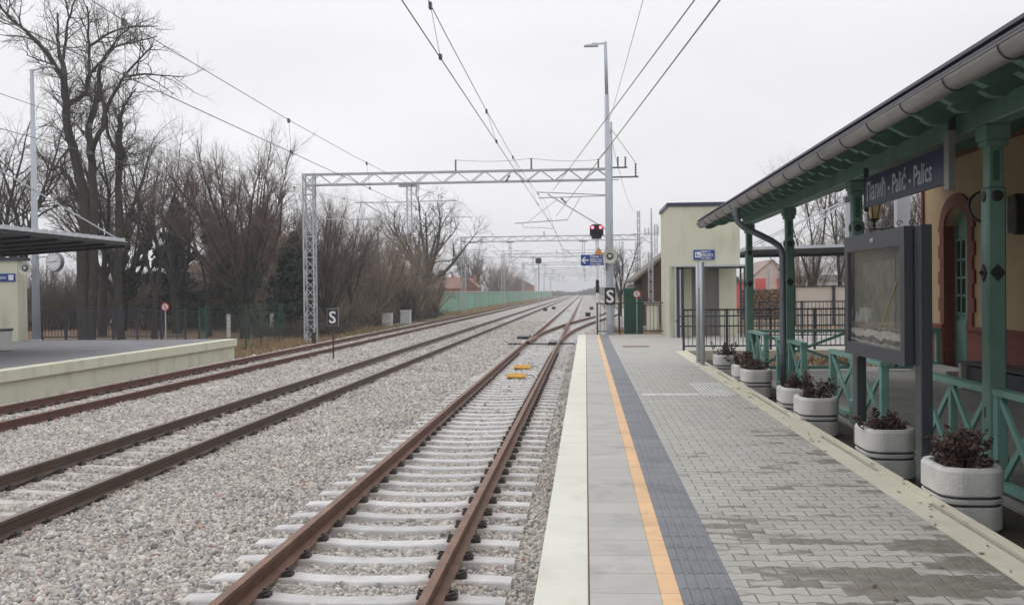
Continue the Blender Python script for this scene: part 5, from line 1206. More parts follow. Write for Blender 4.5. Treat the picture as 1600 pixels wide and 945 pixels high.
# ---------------------------------------------------------------- shelters with hanging roofs
def shelter(label, x0, x1, y0, y1, ztk, zback, mast, tips, group='cable hung platform shelters'):
    # track-side edge at x0 (height ztk), back edge at x1 (height zback)
    t = thing('platform_shelter', label, 'shelter', ((x0+x1)/2, (y0+y1)/2, PZ), group)
    s = 1 if x1 > x0 else -1
    m_ = MB(); P_ = [(x0, ztk-.10), (x1, zback-.16), (x1, zback), (x0, ztk)]
    m_.prism(P_, 'y', y0, y1); m_.build('roof_frame', M['shelter_dark'], t)
    m_ = MB(); y = y0+.05
    while y < y1-.1:
        m_.prism([(x0-s*.04, ztk+.004), (x1, zback+.004), (x1, zback+.12), (x0-s*.04, ztk+.12)], 'y', y, y+.24); y += .48
    m_.prism([(x0-s*.02, ztk+.001), (x1, zback+.001), (x1, zback+.02), (x0-s*.02, ztk+.02)], 'y', y0+.02, y1-.02); m_.build('roof_sheet', M['shelter_sheet'], t)
    m_ = MB(); k = int((y1-y0)/1.4)
    for i in range(k+1):
        y = y0+(y1-y0)*i/k; y = min(max(y, y0+.06), y1-.06); m_.bar((x0+s*.05, y, ztk-.13), (x1-s*.05, y, zback-.19), .07, .10)
    m_.build('roof_ribs', M['shelter_dark'], t)
    mx_, my, mz = mast
    MB().box(mx_-.13, mx_+.13, my-.13, my+.13, PZ-.3, mz).build('mast', M['pole_blue'], t)
    m_ = MB()
    for (tx_, ty_, tz_) in tips: m_.tube([(mx_, my, mz-.15), (tx_, ty_, tz_)], .022, 6)
    m_.build('stay_rod', M['galv'], t)
    MB().bbox(mx_-.2, mx_+.2, my-.2, my+.2, mz-.3, mz-.05, .02).build('mast_head', M['anthracite'], t)
    return t
sh = shelter('dark hanging roof shelter on the opposite platform at the left edge', -15.4, -21.0, 21, 32.6, 4.04, 3.78, (-15.9, 21.4, 6.9), [(-15.6, 32.3, 4.14)])
b_ = thing('lift_building', 'cream building behind the shelter on the opposite platform', 'building', (-22, 31, PZ))
MB().box(-26, -21.5, 36.3, 36.95, -.5, 3.62).build('wall', M['render_wall'], b_); MB().box(-26.1, -21.4, 36.2, 37.05, 3.62, 3.74).build('roof_cap', M['zinc_dark'], b_)
MB().box(-24.4, -23.3, 36.26, 36.295, PZ, 2.7).build('door', M['door_grey'], b_)
t = thing('platform_sign', 'blue sign with white arrow and symbol on the cream wall at the left edge', 'sign', (-22.1, 36.2, 2.84), 'blue platform signs')
MB().bbox(-22.77, -21.57, 36.25, 36.29, 2.83, 3.13, .005).build('panel', M['blue_sign'], t)
text('lettering', 'Перон', .15, M['white_sign'], t, (-22.37, 36.245, 2.93), FRONT, 'LEFT', 1, .003)
m_ = MB(); m_.box(-22.64, -22.42, 36.243, 36.248, 2.96, 3.0); m_.prism([(-22.72, 2.98), (-22.60, 3.06), (-22.60, 2.90)], 'y', 36.243, 36.248); m_.box(-21.82, -21.62, 36.243, 36.248, 2.88, 3.08); m_.build('arrow_and_icon', M['white_sign'], t)
lx_, ly_ = -20.95, 36.6
t = thing('lamp_pole', 'tall pale lamp pole beside the cream building on the opposite platform', 'lamp post', (lx_, ly_, PZ))
MB().tube([(lx_, ly_, PZ), (lx_, ly_, 4), (lx_-.02, ly_, 10.9)], [.15, .13, .07], 12).build('pole', M['pole_blue'], t, True)
MB().bar((lx_-.02, ly_, 10.85), (lx_+.7, ly_, 11.0), .05, .05).build('arm', M['galv'], t); MB().bbox(lx_+.3, lx_+.85, ly_-.1, ly_+.1, 10.95, 11.02, .01).build('lamp_head', M['galv_pale'], t)
MB().lathe([(.22, 0), (.22, .02), (.15, .05)], (lx_, ly_, PZ), (0, 0, 1), 16).build('base_plate', M['galv'], t)
loudspeaker('loudspeaker', 'round grey horn loudspeaker left of the clock on the opposite platform', -20.98, 36.2, 3.32, .25)
t = thing('platform_clock', 'round white clock on an arm of the lamp pole across the tracks', 'clock', (-20.4, 36.4, 3.4))
MB().lathe([(.36, -.09), (.38, -.05), (.38, .05), (.36, .09)], (-20.0, 36.3, 3.55), (.25, 1, 0), 32).build('case', M['downpipe'], t)
dirc = Vector((.25, 1, 0)).normalized(); cc_ = Vector((-20.0, 36.3, 3.55))-dirc*.095
MB().lathe([(.335, 0), (.335, .003)], cc_, dirc, 32).build('dial', M['white_sign'], t)
sx_ = Vector((1, -.25, 0)).normalized(); m_ = MB()
for k in range(12):
    a = k*math.pi/6; q = sx_*math.cos(a)+Vector((0, 0, 1))*math.sin(a); m_.bar(cc_-dirc*.004+q*.26, cc_-dirc*.004+q*.31, .004, .045, up=dirc)
m_.bar(cc_-dirc*.006+sx_*-.24, cc_-dirc*.006+sx_*.05, .004, .045, up=dirc); m_.bar(cc_-dirc*.008, cc_-dirc*.008+sx_*.18+Vector((0, 0, .05)), .004, .05, up=dirc)
m_.build('hands_and_marks', M['black'], t); MB().bar((-20.95, 36.6, 3.75), (-20.0, 36.35, 3.75), .05, .05).build('arm', M['galv'], t)

sh2 = shelter('dark hanging roof shelter in the yard behind the veranda', 6.75, 12.5, 41.5, 46, 3.85, 3.95, (11.25, 43.5, 6.2), [(6.9, 41.7, 4.0), (6.9, 45.5, 4.0), (8.3, 42, 4.0), (8.3, 45.2, 4.0)])
for o in [k for k in bpy.data.objects if k.parent == sh2 and k.name.startswith('roof_ribs')]: pass
MB().box(9.2, 9.58, 30.2, 30.5, 0, 5.6).build('steel_column', M['pole_blue'], None)
tag(bpy.data.objects['steel_column'], 'blue grey square steel column seen under the station name sign', 'column')
# yard objects behind the veranda
t = thing('panel_wall', 'pale concrete panel fence with dark posts beyond the yard', 'wall', (11, 55, 0))
m_ = MB(); m_.box(11.25, 28.2, 55, 55.12, .2, 2.32); m_.build('panels', M['plaster'], t)
m_ = MB()
for k in range(9): m_.box(11.2+k*2.1, 11.35+k*2.1, 54.9, 55.2, .2, 2.42)
m_.box(11.2, 28.2, 54.93, 55.18, 2.33, 2.40); m_.build('posts', M['railing'], t)
lp = thing('log_pile', 'stack of cut firewood logs in front of the white hut', 'log pile', (10.2, 58, .3))
m_ = MB(); e_ = MB(); rnd = random.Random(3)
for r_ in range(13):
    for k in range(17):
        x = 9.1+k*.155+rnd.uniform(-.02, .02)+(r_ % 2)*.07; z = .55+r_*.135+rnd.uniform(-.02, .02); rr = rnd.uniform(.055, .085)
        m_.tube([(x, 58, z), (x, 59, z)], rr, 7, cap=False); e_.lathe([(rr*.97, 0), (rr*.97, .004)], (x, 57.99, z), (0, 1, 0), 7)
m_.build('logs', M['log_bark'], lp); e_.build('cut_ends', M['log'], lp)
t = thing('white_hut', 'small white gabled hut with red doors behind the log pile', 'building', (22.1, 120, 0))
m_ = MB(); m_.prism([(19.6, 0), (24.6, 0), (24.6, 3.5), (22.1, 5.6), (19.6, 3.5)], 'y', 120, 132); m_.build('wall', M['hut_wall'], t)
m_ = MB(); m_.prism([(19.4, 3.38), (22.1, 5.64), (22.1, 5.76), (19.4, 3.5)], 'y', 119.9, 132); m_.prism([(22.1, 5.64), (24.8, 3.38), (24.8, 3.5), (22.1, 5.76)], 'y', 119.9, 132); m_.build('roof', mat('hut_roof', (.30, .22, .19), .85, .15), t)
for xa in (20.1, 22.6): MB().box(xa, xa+1.2, 119.95, 119.999, .3, 3.5).build('door', M['red_door'], t)
MB().box(21.6, 21.72, 119.9, 119.99, .3, 4.6).build('drainpipe', M['galv'], t)
t = thing('red_annex', 'low red painted outbuilding left of the white hut', 'building', (17, 116, 0)); MB().box(15.5, 19.2, 116, 122, 0, 3.0).build('wall', M['red_door'], t); MB().box(15.4, 19.3, 115.8, 122.2, 3.0, 3.15).build('roof', M['tile_roof'], t)
t = thing('long_shed', 'long pale low shed far behind the concrete wall', 'building', (40, 125, 0)); MB().box(27, 58, 125, 135, 0, 3.2).build('wall', M['white'], t); MB().box(26.6, 58.4, 124.6, 135.4, 3.2, 3.9).build('roof', M['zinc'], t)
# barn
t = thing('wooden_barn', 'dark brown wooden barn with a grey sloping roof left of the lift tower', 'building', (6.9, 70, 0))
m_ = MB(); m_.prism([(3.95, 0), (9.9, 0), (9.9, 3.2), (6.92, 5.6), (3.95, 3.2)], 'y', 70, 82)
for k in range(14): m_.box(4.0+k*.42, 4.03+k*.42, 69.96, 69.999, 0, 3.2)
m_.build('wall', M['wood_dark'], t)
m_ = MB(); m_.prism([(3.3, 2.78), (6.92, 5.72), (6.92, 5.95), (3.3, 3.0)], 'y', 69.2, 82.5); m_.prism([(6.92, 5.72), (10.5, 2.78), (10.5, 3.0), (6.92, 5.95)], 'y', 69.2, 82.5); m_.build('roof', M['wood_grey'], t)
MB().box(5.25, 5.65, 69.93, 69.958, 1.3, 2.5).build('window', M['plaster'], t)
MB().box(3.4, 3.9, 71, 82, 2.5, 2.7).build('eave_beam', M['wood_grey'], t)
# houses
def house(label, x, y, w, d, h, rh, wallm, roofm, hip=False, axis='y', win=2, chim=True):
    t = thing('house', label, 'house', (x, y, -.4)); z0 = -.4
    MB().box(x-w/2, x+w/2, y-d/2, y+d/2, z0, h).build('wall', wallm, t)
    e = .4; m_ = MB(); A = [(x-w/2-e, y-d/2-e, h), (x+w/2+e, y-d/2-e, h), (x+w/2+e, y+d/2+e, h), (x-w/2-e, y+d/2+e, h)]
    if hip: T_ = [(x-.1, y, h+rh), (x+.1, y, h+rh)]; m_.add(A+T_, [(0, 1, 5, 4), (1, 2, 5), (2, 3, 4, 5), (3, 0, 4), (0, 3, 2, 1)])
    elif axis == 'y': T_ = [(x, y-d/2-e, h+rh), (x, y+d/2+e, h+rh)]; m_.add(A+T_, [(0, 4, 5, 3), (1, 2, 5, 4), (0, 1, 4), (2, 3, 5), (0, 3, 2, 1)])
    else: T_ = [(x-w/2-e, y, h+rh), (x+w/2+e, y, h+rh)]; m_.add(A+T_, [(0, 1, 5, 4), (2, 3, 4, 5), (1, 2, 5), (3, 0, 4), (0, 3, 2, 1)])
    r_ = m_.build('roof', roofm, t)
    if chim: MB().box(x+w*.2, x+w*.2+.5, y-.25, y+.25, h+rh*.3, h+rh+.6).build('chimney', M['brick_house'], r_)
    for i in range(win):
        wx = x-w/2+(i+.7)*w/(win+.4); f = MB().box(wx-.5, wx+.5, y-d/2-.03, y-d/2+.02, 1.0, 2.3).build('window', M['white'], t); MB().box(wx-.42, wx+.42, y-d/2-.045, y-d/2-.031, 1.08, 2.22).build('pane', M['dark_glass'], f)
    return t
house('brown hip roofed house hidden behind the bare trees on the left', -31.5, 96, 12, 10, 4.3, 5.2, M['plaster'], M['brown_roof'], hip=True, chim=False)
house('red tiled house at the left start of the green barrier', -25.0, 175, 6.5, 9, 2.9, 2.0, M['brick_house'], M['tile_roof'], axis='x')
house('second red roofed house just right of the first, behind the barrier', -21.8, 188, 3.2, 7, 3.0, 1.9, M['brick_house'], M['tile_roof'])
house('brick gabled house above the middle of the green barrier', -25.6, 400, 9.5, 12, 4.3, 2.9, M['brick_house'], M['tile_roof'], chim=False)

# ---------------------------------------------------------------- trees
class Tree:
    def __init__(s, seed): s.r = random.Random(seed); s.thick = MB(); s.fine = MB()
    def path(s, p, d, L_, r0, r1, n_, wig, up):
        pts = [Vector(p)]; rs = [r0]; d = Vector(d).normalized()
        for i in range(n_):
            d = (d+Vector((s.r.gauss(0, wig), s.r.gauss(0, wig), s.r.gauss(0, wig)+up))).normalized()
            pts.append(pts[-1]+d*L_/n_); rs.append(r0+(r1-r0)*(i+1)/n_)
        return pts, rs
    def kids(s, pts, rs, lvl, spec, f0=.25):
        if lvl >= len(spec): return
        sp = spec[lvl]; tot = sum((b-a).length for a, b in zip(pts[:-1], pts[1:]))
        cnt = max(1, int(tot*sp['dens'])) if 'dens' in sp else sp['n']
        for _ in range(cnt):
            f = f0+(1-f0)*s.r.random()**.85; x = f*(len(pts)-1); i = min(int(x), len(pts)-2); u = x-i
            p = pts[i].lerp(pts[i+1], u); rr = rs[i]+(rs[i+1]-rs[i])*u; d = (pts[i+1]-pts[i]).normalized()
            a = s.r.uniform(0, 6.283); o = d.orthogonal().normalized(); b = d.cross(o); side = o*math.cos(a)+b*math.sin(a)
            sp_ang = math.radians(s.r.uniform(*sp['ang'])); nd = d*math.cos(sp_ang)+side*math.sin(sp_ang)
            L_ = sp['len']*s.r.uniform(.55, 1.15)*(1.15-.5*f); r0 = min(rr*.7, sp['r']*s.r.uniform(.8, 1.2))
            q, qr = s.path(p, nd, L_, r0, r0*sp.get('tip', .35), sp['seg'], sp['wig'], sp['up'])
            (s.thick if sp.get('thick') else s.fine).tube(q, qr, sp.get('sides', 3), cap=False)
            s.kids(q, qr, lvl+1, spec, .15)
    def grow(s, p, d, L_, r0, spec, n_=8, wig=.06, up=.03, tip=.25, f0=.25):
        q, qr = s.path(p, d, L_, r0, r0*tip, n_, wig, up); s.thick.tube(q, qr, 8, cap=False); s.kids(q, qr, 0, spec, f0)
        return q, qr
    def limb(s, pts, r0, r1, spec, f0=.25):
        P_ = [Vector(p) for p in pts]; Q_ = []
        for i in range(len(P_)-1):
            for k in range(3):
                u = k/3; a = P_[max(i-1, 0)]; b = P_[i]; c = P_[i+1]; d = P_[min(i+2, len(P_)-1)]
                Q_.append(.5*((2*b)+(c-a)*u+(2*a-5*b+4*c-d)*u*u+(3*b-a-3*c+d)*u**3)+Vector((s.r.gauss(0, .03), s.r.gauss(0, .03), 0)))
        Q_.append(P_[-1]); n_ = len(Q_); rs = [r0+(r1-r0)*(i/(n_-1))**.8 for i in range(n_)]
        s.thick.tube(Q_, rs, 8, cap=False); s.kids(Q_, rs, 0, spec, f0)
def leaves(mb, rnd, center, rad, n_, size):
    for _ in range(n_):
        v = Vector((rnd.gauss(0, 1), rnd.gauss(0, 1), rnd.gauss(0, 1))).normalized()*rnd.random()**.5
        p = Vector(center)+Vector((v.x*rad[0], v.y*rad[1], v.z*rad[2])); a = Vector((rnd.gauss(0, 1), rnd.gauss(0, 1), rnd.gauss(0, 1))).normalized(); b = a.orthogonal().normalized()*size*rnd.uniform(.5, 1.1); a = a*size*rnd.uniform(.6, 1.2)
        mb.add([p-a, p+b, p+a, p-b], [(0, 1, 2, 3)])
fine3 = [dict(ang=(25, 65), len=2.7, r=.038, seg=6, wig=.2, up=.08, sides=4, dens=2.1), dict(ang=(25, 65), len=1.35, r=.018, seg=4, wig=.22, up=.06, dens=3.4), dict(ang=(20, 60), len=.7, r=.0125, seg=2, wig=.2, up=.04, dens=4.2, tip=.75)]

# great bare tree at the left, limbs laid out one by one (metres, local frame: x right, z up; base at origin)
def px2(x, y, dy=0, D=57.0):   # picture-plane outline of the limbs turned into metres on the tree's own plane
    return ((x-135)/1556*D, dy, (531-y)/1556*D)
tr = thing('bare_tree', 'great bare tree with two thick forking trunks behind the clock and lamp pole', 'tree', (-29.6, 57, -.4), 'bare trees on the left')
T_ = Tree(11)
A = lambda L_: [px2(*q) for q in L_]
limbs = [([(135, 531), (132, 420), (138, 330), (130, 270), (121, 230), (112, 190), (107, 150), (105, 108)], .43, .20, .6),
 ([(105, 108), (96, 88, -.5), (84, 62, -1), (66, 40, -1.5), (45, 20, -2), (28, -12, -2.5)], .19, .05, 0),
 ([(105, 108), (93, 78, .6), (81, 50, 1), (76, 22, 1.4), (66, -15, 2)], .17, .05, 0),
 ([(93, 78, .6), (97, 40, .8), (103, -5, 1), (110, -35, 1.2)], .11, .04, 0),
 ([(110, 150), (122, 130, 1), (130, 108, 1.2), (129, 70, 1.4), (128, 30, 1.4), (125, -20, 1.5)], .17, .05, 0),
 ([(126, 118, 1), (150, 100, 0), (175, 84, -.5), (205, 67, -1.1), (240, 63, -1.5), (285, 58, -2)], .13, .03, .1),
 ([(129, 47, 1.4), (155, 28, 1.6), (185, 14, 1.9), (235, 10, 2.3)], .10, .03, .1),
 ([(143, 531), (150, 420), (152, 330), (150, 262), (147, 215), (146, 185), (157, 152), (165, 125)], .32, .16, .5),
 ([(165, 125), (172, 100, -.6), (186, 84, -1), (212, 62, -1.6), (245, 40, -2)], .15, .03, 0),
 ([(165, 125), (166, 160, .6), (164, 195, 1), (172, 222, 1.3), (180, 242, 1.5)], .10, .09, .5),
 ([(150, 240), (165, 222, -1), (185, 205, -1.6), (197, 192, -2), (202, 168, -2), (225, 134, -2.2), (245, 112, -2.4), (290, 80, -3)], .22, .04, .2),
 ([(238, 122, -2.4), (262, 116, -2), (290, 117, -1.7), (320, 118, -1.4)], .08, .02, .1),
 ([(180, 531, 1), (178, 420, 1), (180, 330, 1), (179, 262, 1.2), (190, 236, .6), (197, 195, 0), (204, 170, -.4)], .28, .12, .5),
 ([(182, 245, 1), (200, 230, .4)], .13, .11, .5),
 ([(179, 250, 1.2), (165, 215, 2), (163, 180, 2.4), (172, 140, 2.6), (190, 110, 2.8)], .12, .04, .2),
 ([(128, 300), (115, 270, -.3), (104, 250, -.5)], .15, .13, .9),
 ([(116, 198), (90, 212, 1.5), (70, 226, 2), (45, 236, 3), (20, 260, 4)], .10, .03, .2),
 ([(104, 112), (85, 90, 1.5), (55, 70, 2), (15, 55, 3), (-20, 40, 4)], .09, .03, .1)]
for pts, r0, r1, f0 in limbs: T_.limb(A(pts), r0, r1, fine3, f0)
for v in (T_.thick, T_.fine): v.v = [(p[0]-29.6, p[1]+57, p[2]-.4) for p in v.v]
T_.thick.build('trunk', M['bark'], tr, True); T_.fine.build('crown', M['twig_dark'], tr)

def make_tree(name, label, seed, h, r, forks, spec, twig, group=None, ivy=None, lean=0, trunk_h=.2, spread=(12, 35), cat='tree', wig=.07):
    t = thing(name, label, cat, (0, 0, 0), group); T_ = Tree(seed); rnd = T_.r
    th = h*trunk_h; q, qr = T_.path((0, 0, 0), (lean, 0, 1), th, r, r*.8, 4, .05, .02); T_.thick.tube(q, qr, 8, cap=False)
    ends = []
    for k in range(forks):
        a = 2*math.pi*k/forks+rnd.uniform(-.5, .5); s_ = math.radians(spread[0]+(spread[1]-spread[0])*(((k*.618)%1)**.6)); d = Vector((math.cos(a)*math.sin(s_), math.sin(a)*math.sin(s_), math.cos(s_)))
        st = q[-1] if k % 2 == 0 else q[-2].lerp(q[-1], rnd.random())
        L_ = (h-th)*rnd.uniform(.8, 1.0); r0 = r*.6*rnd.uniform(.7, 1.05)
        qq, _ = T_.grow(st, d, L_, r0*(1.0 if forks < 12 else .7), spec, 9, wig, .035, .12, .2); ends.append(qq)
    T_.thick.build('trunk', M['bark'], t, True); T_.fine.build('crown', twig, t)
    if ivy:
        lv = MB()
        for qq in ends[:ivy[0]]:
            for i in range(len(qq)-1):
                p = qq[i]
                if p.z > h*(ivy[1]-.3*((ends.index(qq)*.37) % 1)): break
                leaves(lv, rnd, p, (ivy[2], ivy[2], ivy[2]*1.4), ivy[3], .12)
        for p in q: leaves(lv, rnd, p, (ivy[2]*.8, ivy[2]*.8, ivy[2]), ivy[3], .10)
        lv.build('ivy', M['ivy'], t)

    return t
spA = [dict(ang=(20, 55), len=3.2, r=.055, seg=6, wig=.16, up=.08, dens=1.4, thick=True, sides=4), dict(ang=(25, 60), len=1.8, r=.026, seg=4, wig=.2, up=.07, dens=2.2), dict(ang=(20, 60), len=.95, r=.016, seg=3, wig=.22, up=.05, dens=3.4, tip=.75)]
spB = [dict(ang=(15, 45), len=2.6, r=.038, seg=4, wig=.14, up=.10, dens=1.8, sides=3), dict(ang=(15, 50), len=1.4, r=.020, seg=3, wig=.2, up=.09, dens=3.4), dict(ang=(20, 55), len=.7, r=.0135, seg=2, wig=.2, up=.06, dens=4.0, tip=.75)]
spF = [dict(ang=(15, 45), len=2.3, r=.03, seg=4, wig=.15, up=.08, dens=1.8, sides=3), dict(ang=(15, 55), len=1.25, r=.018, seg=3, wig=.2, up=.07, dens=3.6), dict(ang=(20, 60), len=.65, r=.0145, seg=2, wig=.2, up=.05, dens=5.5, tip=.8)]
pA = make_tree('bare_tree', 'ivy clad bare tree with a rounded vase crown in front of the brown roof', 21, 12.6, .34, 17, spB, M['twig_red'], 'bare trees on the left', (10, .60, .27, 110), 0, .13, (4, 38))
pA.location = (-20.3, 58, -.4)
pG = make_tree('bare_tree', 'rounded fine twigged tree between the great tree and the ivy clad one', 27, 11.0, .24, 15, spB, M['twig_red'], 'bare trees on the left', None, 0, .12, (4, 34)); pG.location = (-24.6, 68, -.4)
pB = make_tree('bare_tree', 'slender tall bare tree with two leaning stems right of the great tree', 22, 12.5, .20, 3, spA, M['twig_grey'], 'bare trees on the left', None, .05, .22, (6, 20)); pB.location = (-26.3, 59, -.4)
pC = make_tree('bare_tree', 'bare tree leaning in from the left edge of the picture', 23, 13.5, .30, 5, spA, M['twig_dark'], 'bare trees on the left', None, -.1, .25, (10, 32)); pC.location = (-34.0, 56, -.4)
pE = make_tree('ivy_tree', 'dark spreading tree with knobbly crown and ivy trunk behind the gantry arms', 25, 14.0, .42, 11, spA, M['twig_dark'], 'bare trees on the left', (4, .45, .5, 90), 0, .30, (15, 50), wig=.12); pE.location = (-16.6, 104, -.5)
pE.name = 'bare_tree'
pF = make_tree('bushy_tree', 'rounded bushy tree in dull brown behind the gantry mast', 26, 10.5, .18, 18, spF, M['twig_brown'], 'brushy trees by the track', None, 0, .06, (5, 42)); pF.location = (-18.6, 86, -.5)
# copies
for x, y, z, rz, sc, src, lb in [
    (-31.6, 63, -.4, 1.0, 1.05, pC, 'bare tree directly behind the tall pale lamp pole'),
    (-37.5, 60, -.4, 2.2, 1.0, pB, 'thin bare tree at the very left edge behind the shelter roof'),
    (-40, 68, -.4, .4, 1.2, pC, 'large bare tree farthest left in the background'),
    (-23.6, 61, -.4, 2.9, .85, pB, 'smaller twin stemmed bare tree left of the ivy clad one'),
    (-27.8, 66, -.4, 4.2, 1.0, pC, 'bare tree in the second row behind the great one'),
    (-34.6, 72, -.4, 5.2, 1.15, pA, 'dark dense tree in the back row on the left'),
    (-17.0, 64.5, -.4, 2.6, .86, pG, 'reddish fine twigged tree directly left of the lattice mast'), (-18.6, 68, -.4, 1.9, .80, pB, 'thin reddish tree directly behind the lattice mast'),
    (-17.4, 73, -.4, 3.3, .62, pC, 'low crooked tree right of the lattice mast'),
    (-22.8, 76, -.4, .9, .78, pA, 'ivy tree half hidden behind the lattice mast')]:
    copy_tree(src, None, (x, y, z), rz, lb, 'bare trees on the left', (sc, sc, sc))
for x, y, rz, sc, lb in [(-20.6, 93, 1.2, .85, 'brushy brown tree left of the dark spreading tree'), (-17.2, 81, 4.0, .72, 'tan brushy tree just left of the drop post under the gantry'), (-16.6, 90, 5.6, .85, 'tan brushy tree in front of the dark spreading tree'), (-16.8, 96, 2.4, .75, 'low brushy tree under the dark spreading tree'), (-19.2, 78, 3.0, .55, 'small brushy shrub tree above the white cabinets'), (-22.5, 84, 4.6, .9, 'brushy tree behind the S board'), (-16.4, 108, 5.2, .6, 'brushy shrub at the start of the green barrier'), (-24.5, 70, 2.0, .6, 'brushy tree in the gap left of the lattice mast')]:
    copy_tree(pF, None, (x, y, -.5), rz, lb, 'brushy trees by the track', (sc, sc, sc))
for x, y, rz, sc, src, lb in [(-23.5, 205, 0, 1.0, pA, 'pale bare tree behind the barrier left of the third gantry mast'), (-19.5, 212, 1.5, .95, pF, 'reddish round tree behind the green barrier'), (-20.0, 232, 2.5, 1.05, pF, 'second reddish round tree behind the green barrier'), (-21.5, 300, 1, .9, pF, 'small far tree behind the barrier, right of the brick gable'),
        (-22.5, 335, .3, 1.0, pF, 'faint far tree at the end of the green barrier')]:
    copy_tree(src, None, (x, y, -.5), rz, lb, 'trees behind the green barrier', (sc, sc, sc))
# right-hand trees
for x, y, rz, sc, src, lb in [(17.0, 76, .5, .95, pB, 'slender bare tree above the yard shelter roof, left one'), (20.0, 80, 1.8, 1.0, pB, 'slender bare tree seen beside the second green post'), (24.5, 78, 2.9, .95, pA, 'twiggy bare tree seen behind the lantern'), (22.5, 74, 4.0, .8, pC, 'bare tree behind the steel column'),
        (3.0, 88, .5, .52, pC, 'small bare tree left of the wooden barn'), (7.5, 120, 1.5, .62, pF, 'brushy tree behind the barn roof'), (4.5, 100, 3.4, .36, pF, 'low brush between the signal and the green gate'), (23.5, 84, 0.7, .95, pG, 'fine twigged tree beyond the concrete wall beside the second green post'), (19.2, 88, 2.1, .8, pF, 'tan sapling thicket beyond the left end of the concrete wall'), (27, 90, 3.9, .95, pF, 'tan sapling thicket beyond the middle of the concrete wall'), (28, 82, 1.2, .8, pF, 'brushy tree behind the right end of the concrete wall'), (26.5, 100, 2.2, .75, pF, 'brushy tree far beyond the right part of the concrete wall')]:
    copy_tree(src, None, (x, y, .0), rz, lb, 'trees beyond the station yard', (sc, sc, sc))
# evergreens
def conifer(label, x, y, h, r, seed):
    t = thing('evergreen_tree', label, 'tree', (x, y, -.4), 'dark evergreens'); rnd = random.Random(seed)
    MB().tube([(x, y, -.4), (x, y, h*.9)], [.2, .04], 7).build('trunk', M['bark'], t); lv = MB()
    for k in range(75):
        f = rnd.random()**.8; z = h*(.12+.86*f); rr = r*(1-f)**.7*rnd.uniform(.5, 1.1); a = rnd.uniform(0, 6.28)
        leaves(lv, rnd, (x+math.cos(a)*rr*.7, y+math.sin(a)*rr*.7, z-.4), (rr*.45+.2, rr*.45+.2, .45), 95, .13)
    lv.build('crown', M['conifer'], t); return t
conifer('dark evergreen behind the great bare tree trunks', -29.5, 70, 9.5, 2.8, 1)
conifer('dark evergreen between the great tree and the ivy clad tree', -27.0, 74, 8.0, 2.6, 2)
conifer('dark evergreen mass to the right of the ivy clad trunk', -18.6, 62.5, 6.4, 2.2, 4)
conifer('narrow dark conifer above the green barrier by the second gantry', -23.4, 215, 7.6, .9, 5)
# undergrowth as one tangled mass
rnd = random.Random(9); ub = Tree(31)
spP = None
spU = [dict(ang=(15, 50), len=1.3, r=.024, seg=3, wig=.2, up=.1, dens=1.8), dict(ang=(20, 60), len=.7, r=.015, seg=2, wig=.2, up=.05, dens=3.4, tip=.7)]
for _ in range(18):
    a = rnd.uniform(0, 6.28); q, qr = ub.path((rnd.uniform(-1, 1), rnd.uniform(-1, 1), 0), (math.cos(a)*.35, math.sin(a)*.35, 1), rnd.uniform(2.4, 4.2), .035, .01, 6, .12, .05)
    ub.fine.tube(q, qr, 4, cap=False); ub.kids(q, qr, 0, spU, .1)
V = np.array([tuple(v) for v in ub.fine.v]); Fq = np.array(ub.fine.f)
def mass(name, label, spots, mt, cat='undergrowth'):
    vv = []; ff = []; n0 = 0
    for (x, y, z, s, sz) in spots:
        a = rnd.uniform(0, 6.28); c, sn = math.cos(a), math.sin(a); W = np.empty_like(V)
        W[:, 0] = (V[:, 0]*c-V[:, 1]*sn)*s+x; W[:, 1] = (V[:, 0]*sn+V[:, 1]*c)*s+y; W[:, 2] = V[:, 2]*sz+z; vv.append(W); ff.append(Fq+n0); n0 += len(V)
    W = np.concatenate(vv); Q = np.concatenate(ff); me = bpy.data.meshes.new(name)
    me.vertices.add(len(W)); me.vertices.foreach_set('co', W.ravel()); me.loops.add(Q.size); me.loops.foreach_set('vertex_index', Q.ravel())
    me.polygons.add(len(Q)); me.polygons.foreach_set('loop_start', np.arange(0, Q.size, 4)); me.polygons.foreach_set('loop_total', np.full(len(Q), 4)); me.update(calc_edges=True); me.materials.append(mt)
    o = bpy.data.objects.new(name, me); C.objects.link(o); return tag(o, label, cat, kind='stuff')
sp_ = [(rnd.uniform(-48, -19), rnd.uniform(73, 92), -.4, rnd.uniform(1.1, 1.8), rnd.uniform(.8, 1.5)) for _ in range(95)]
mass('undergrowth', 'tangled brown undergrowth filling the space under the bare trees', sp_, M['twig_grey'])
sp_ = [(rnd.uniform(-22, -17.6), rnd.uniform(66, 112), -.5, rnd.uniform(.9, 1.4), rnd.uniform(.5, 1.1)) for _ in range(44)]
mass('undergrowth', 'brown twiggy scrub behind the white cabinets along the track', sp_, M['twig_brown'])
sp_ = [(rnd.uniform(-19.5, -16.2), rnd.uniform(57, 112), -.5, rnd.uniform(.8, 1.2), rnd.uniform(.16, .32)) for _ in range(70)]
mass('scrub_bank', 'low dark brown scrub on the bank between the mast and the barrier', sp_, M['scrub'])
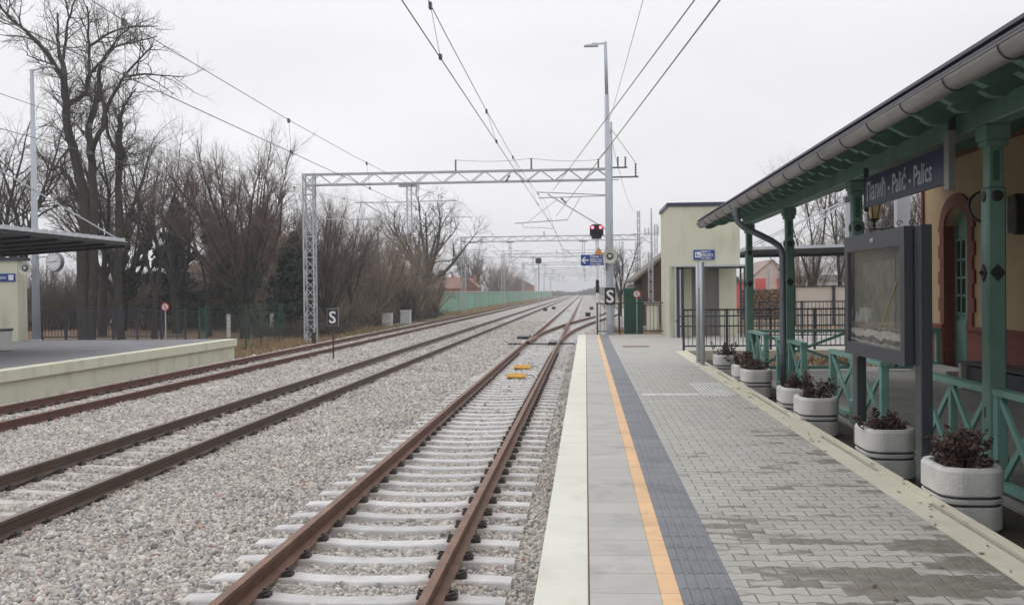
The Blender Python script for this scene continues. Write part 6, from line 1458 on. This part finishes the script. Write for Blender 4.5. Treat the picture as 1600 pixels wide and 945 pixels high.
tufts('reeds', [(rnd.uniform(-19.5, -17.2), rnd.uniform(100, 115), -.45) for _ in range(500)], 2.6, M['reed'], 'tall straw yellow reeds at the near end of the green barrier', 8, .3, .03, 'reeds')
tufts('verge_grass', [(rnd.uniform(-16.9, -13.6), rnd.uniform(112, 300), -.4) for _ in range(1800)], .35, M['reed'], 'pale dry grass in front of the green barrier', 5, .3, .035)
tufts('yard_grass', [(rnd.uniform(1.4, 6.5), rnd.uniform(44, 56), .0) for _ in range(900)]+[(rnd.uniform(3.9, 8), rnd.uniform(24.7, 27.4), GZs-.06) for _ in range(60)], .3, M['dry_grass'], 'dry tufts of grass and leaves around the yard past the railing', 6, .2, .018)
# far wood on the horizon
mb = MB(); rnd = random.Random(4)
for k in range(2600):
    x = rnd.uniform(-260, 260); y = 620+rnd.uniform(-40, 60)
    h = rnd.uniform(2.0, 6.2)*(.75+.35*math.sin(x*.05)+.2*math.sin(x*.21))*(1.15 if abs(x) > 40 else .8); r_ = rnd.uniform(.5, 1.3)
    mb.lathe([(r_*.8, -.5), (r_, h*.5), (r_*.7, h*.8), (.12, h)], (x, y, 0), (rnd.gauss(0, .08), 0, 1), 5)
tag(mb.build('far_wood', M['far_wood'], None), 'dim band of distant woods closing the end of the line', 'woods', kind='stuff')

# ---------------------------------------------------------------- haze
g = MB(); g.box(-3050, 3050, -65, 2950, -1.6, 27)
hz = g.build('haze', None) if False else None
me = bpy.data.meshes.new('haze'); me.from_pydata(g.v, [], g.f); hm = bpy.data.materials.new('haze'); hm.use_nodes = True
hn = hm.node_tree.nodes; hl = hm.node_tree.links
for n_ in list(hn): hn.remove(n_)
ho = hn.new('ShaderNodeOutputMaterial'); hv = hn.new('ShaderNodeVolumePrincipled'); hv.inputs['Color'].default_value = (.92, .93, .96, 1); hv.inputs['Density'].default_value = .00075; hv.inputs['Anisotropy'].default_value = .2
hl.new(hv.outputs[0], ho.inputs['Volume']); me.materials.append(hm); ho_ = bpy.data.objects.new('haze', me); C.objects.link(ho_); tag(ho_, 'thin pale haze lying over the railway line', 'haze', kind='stuff')
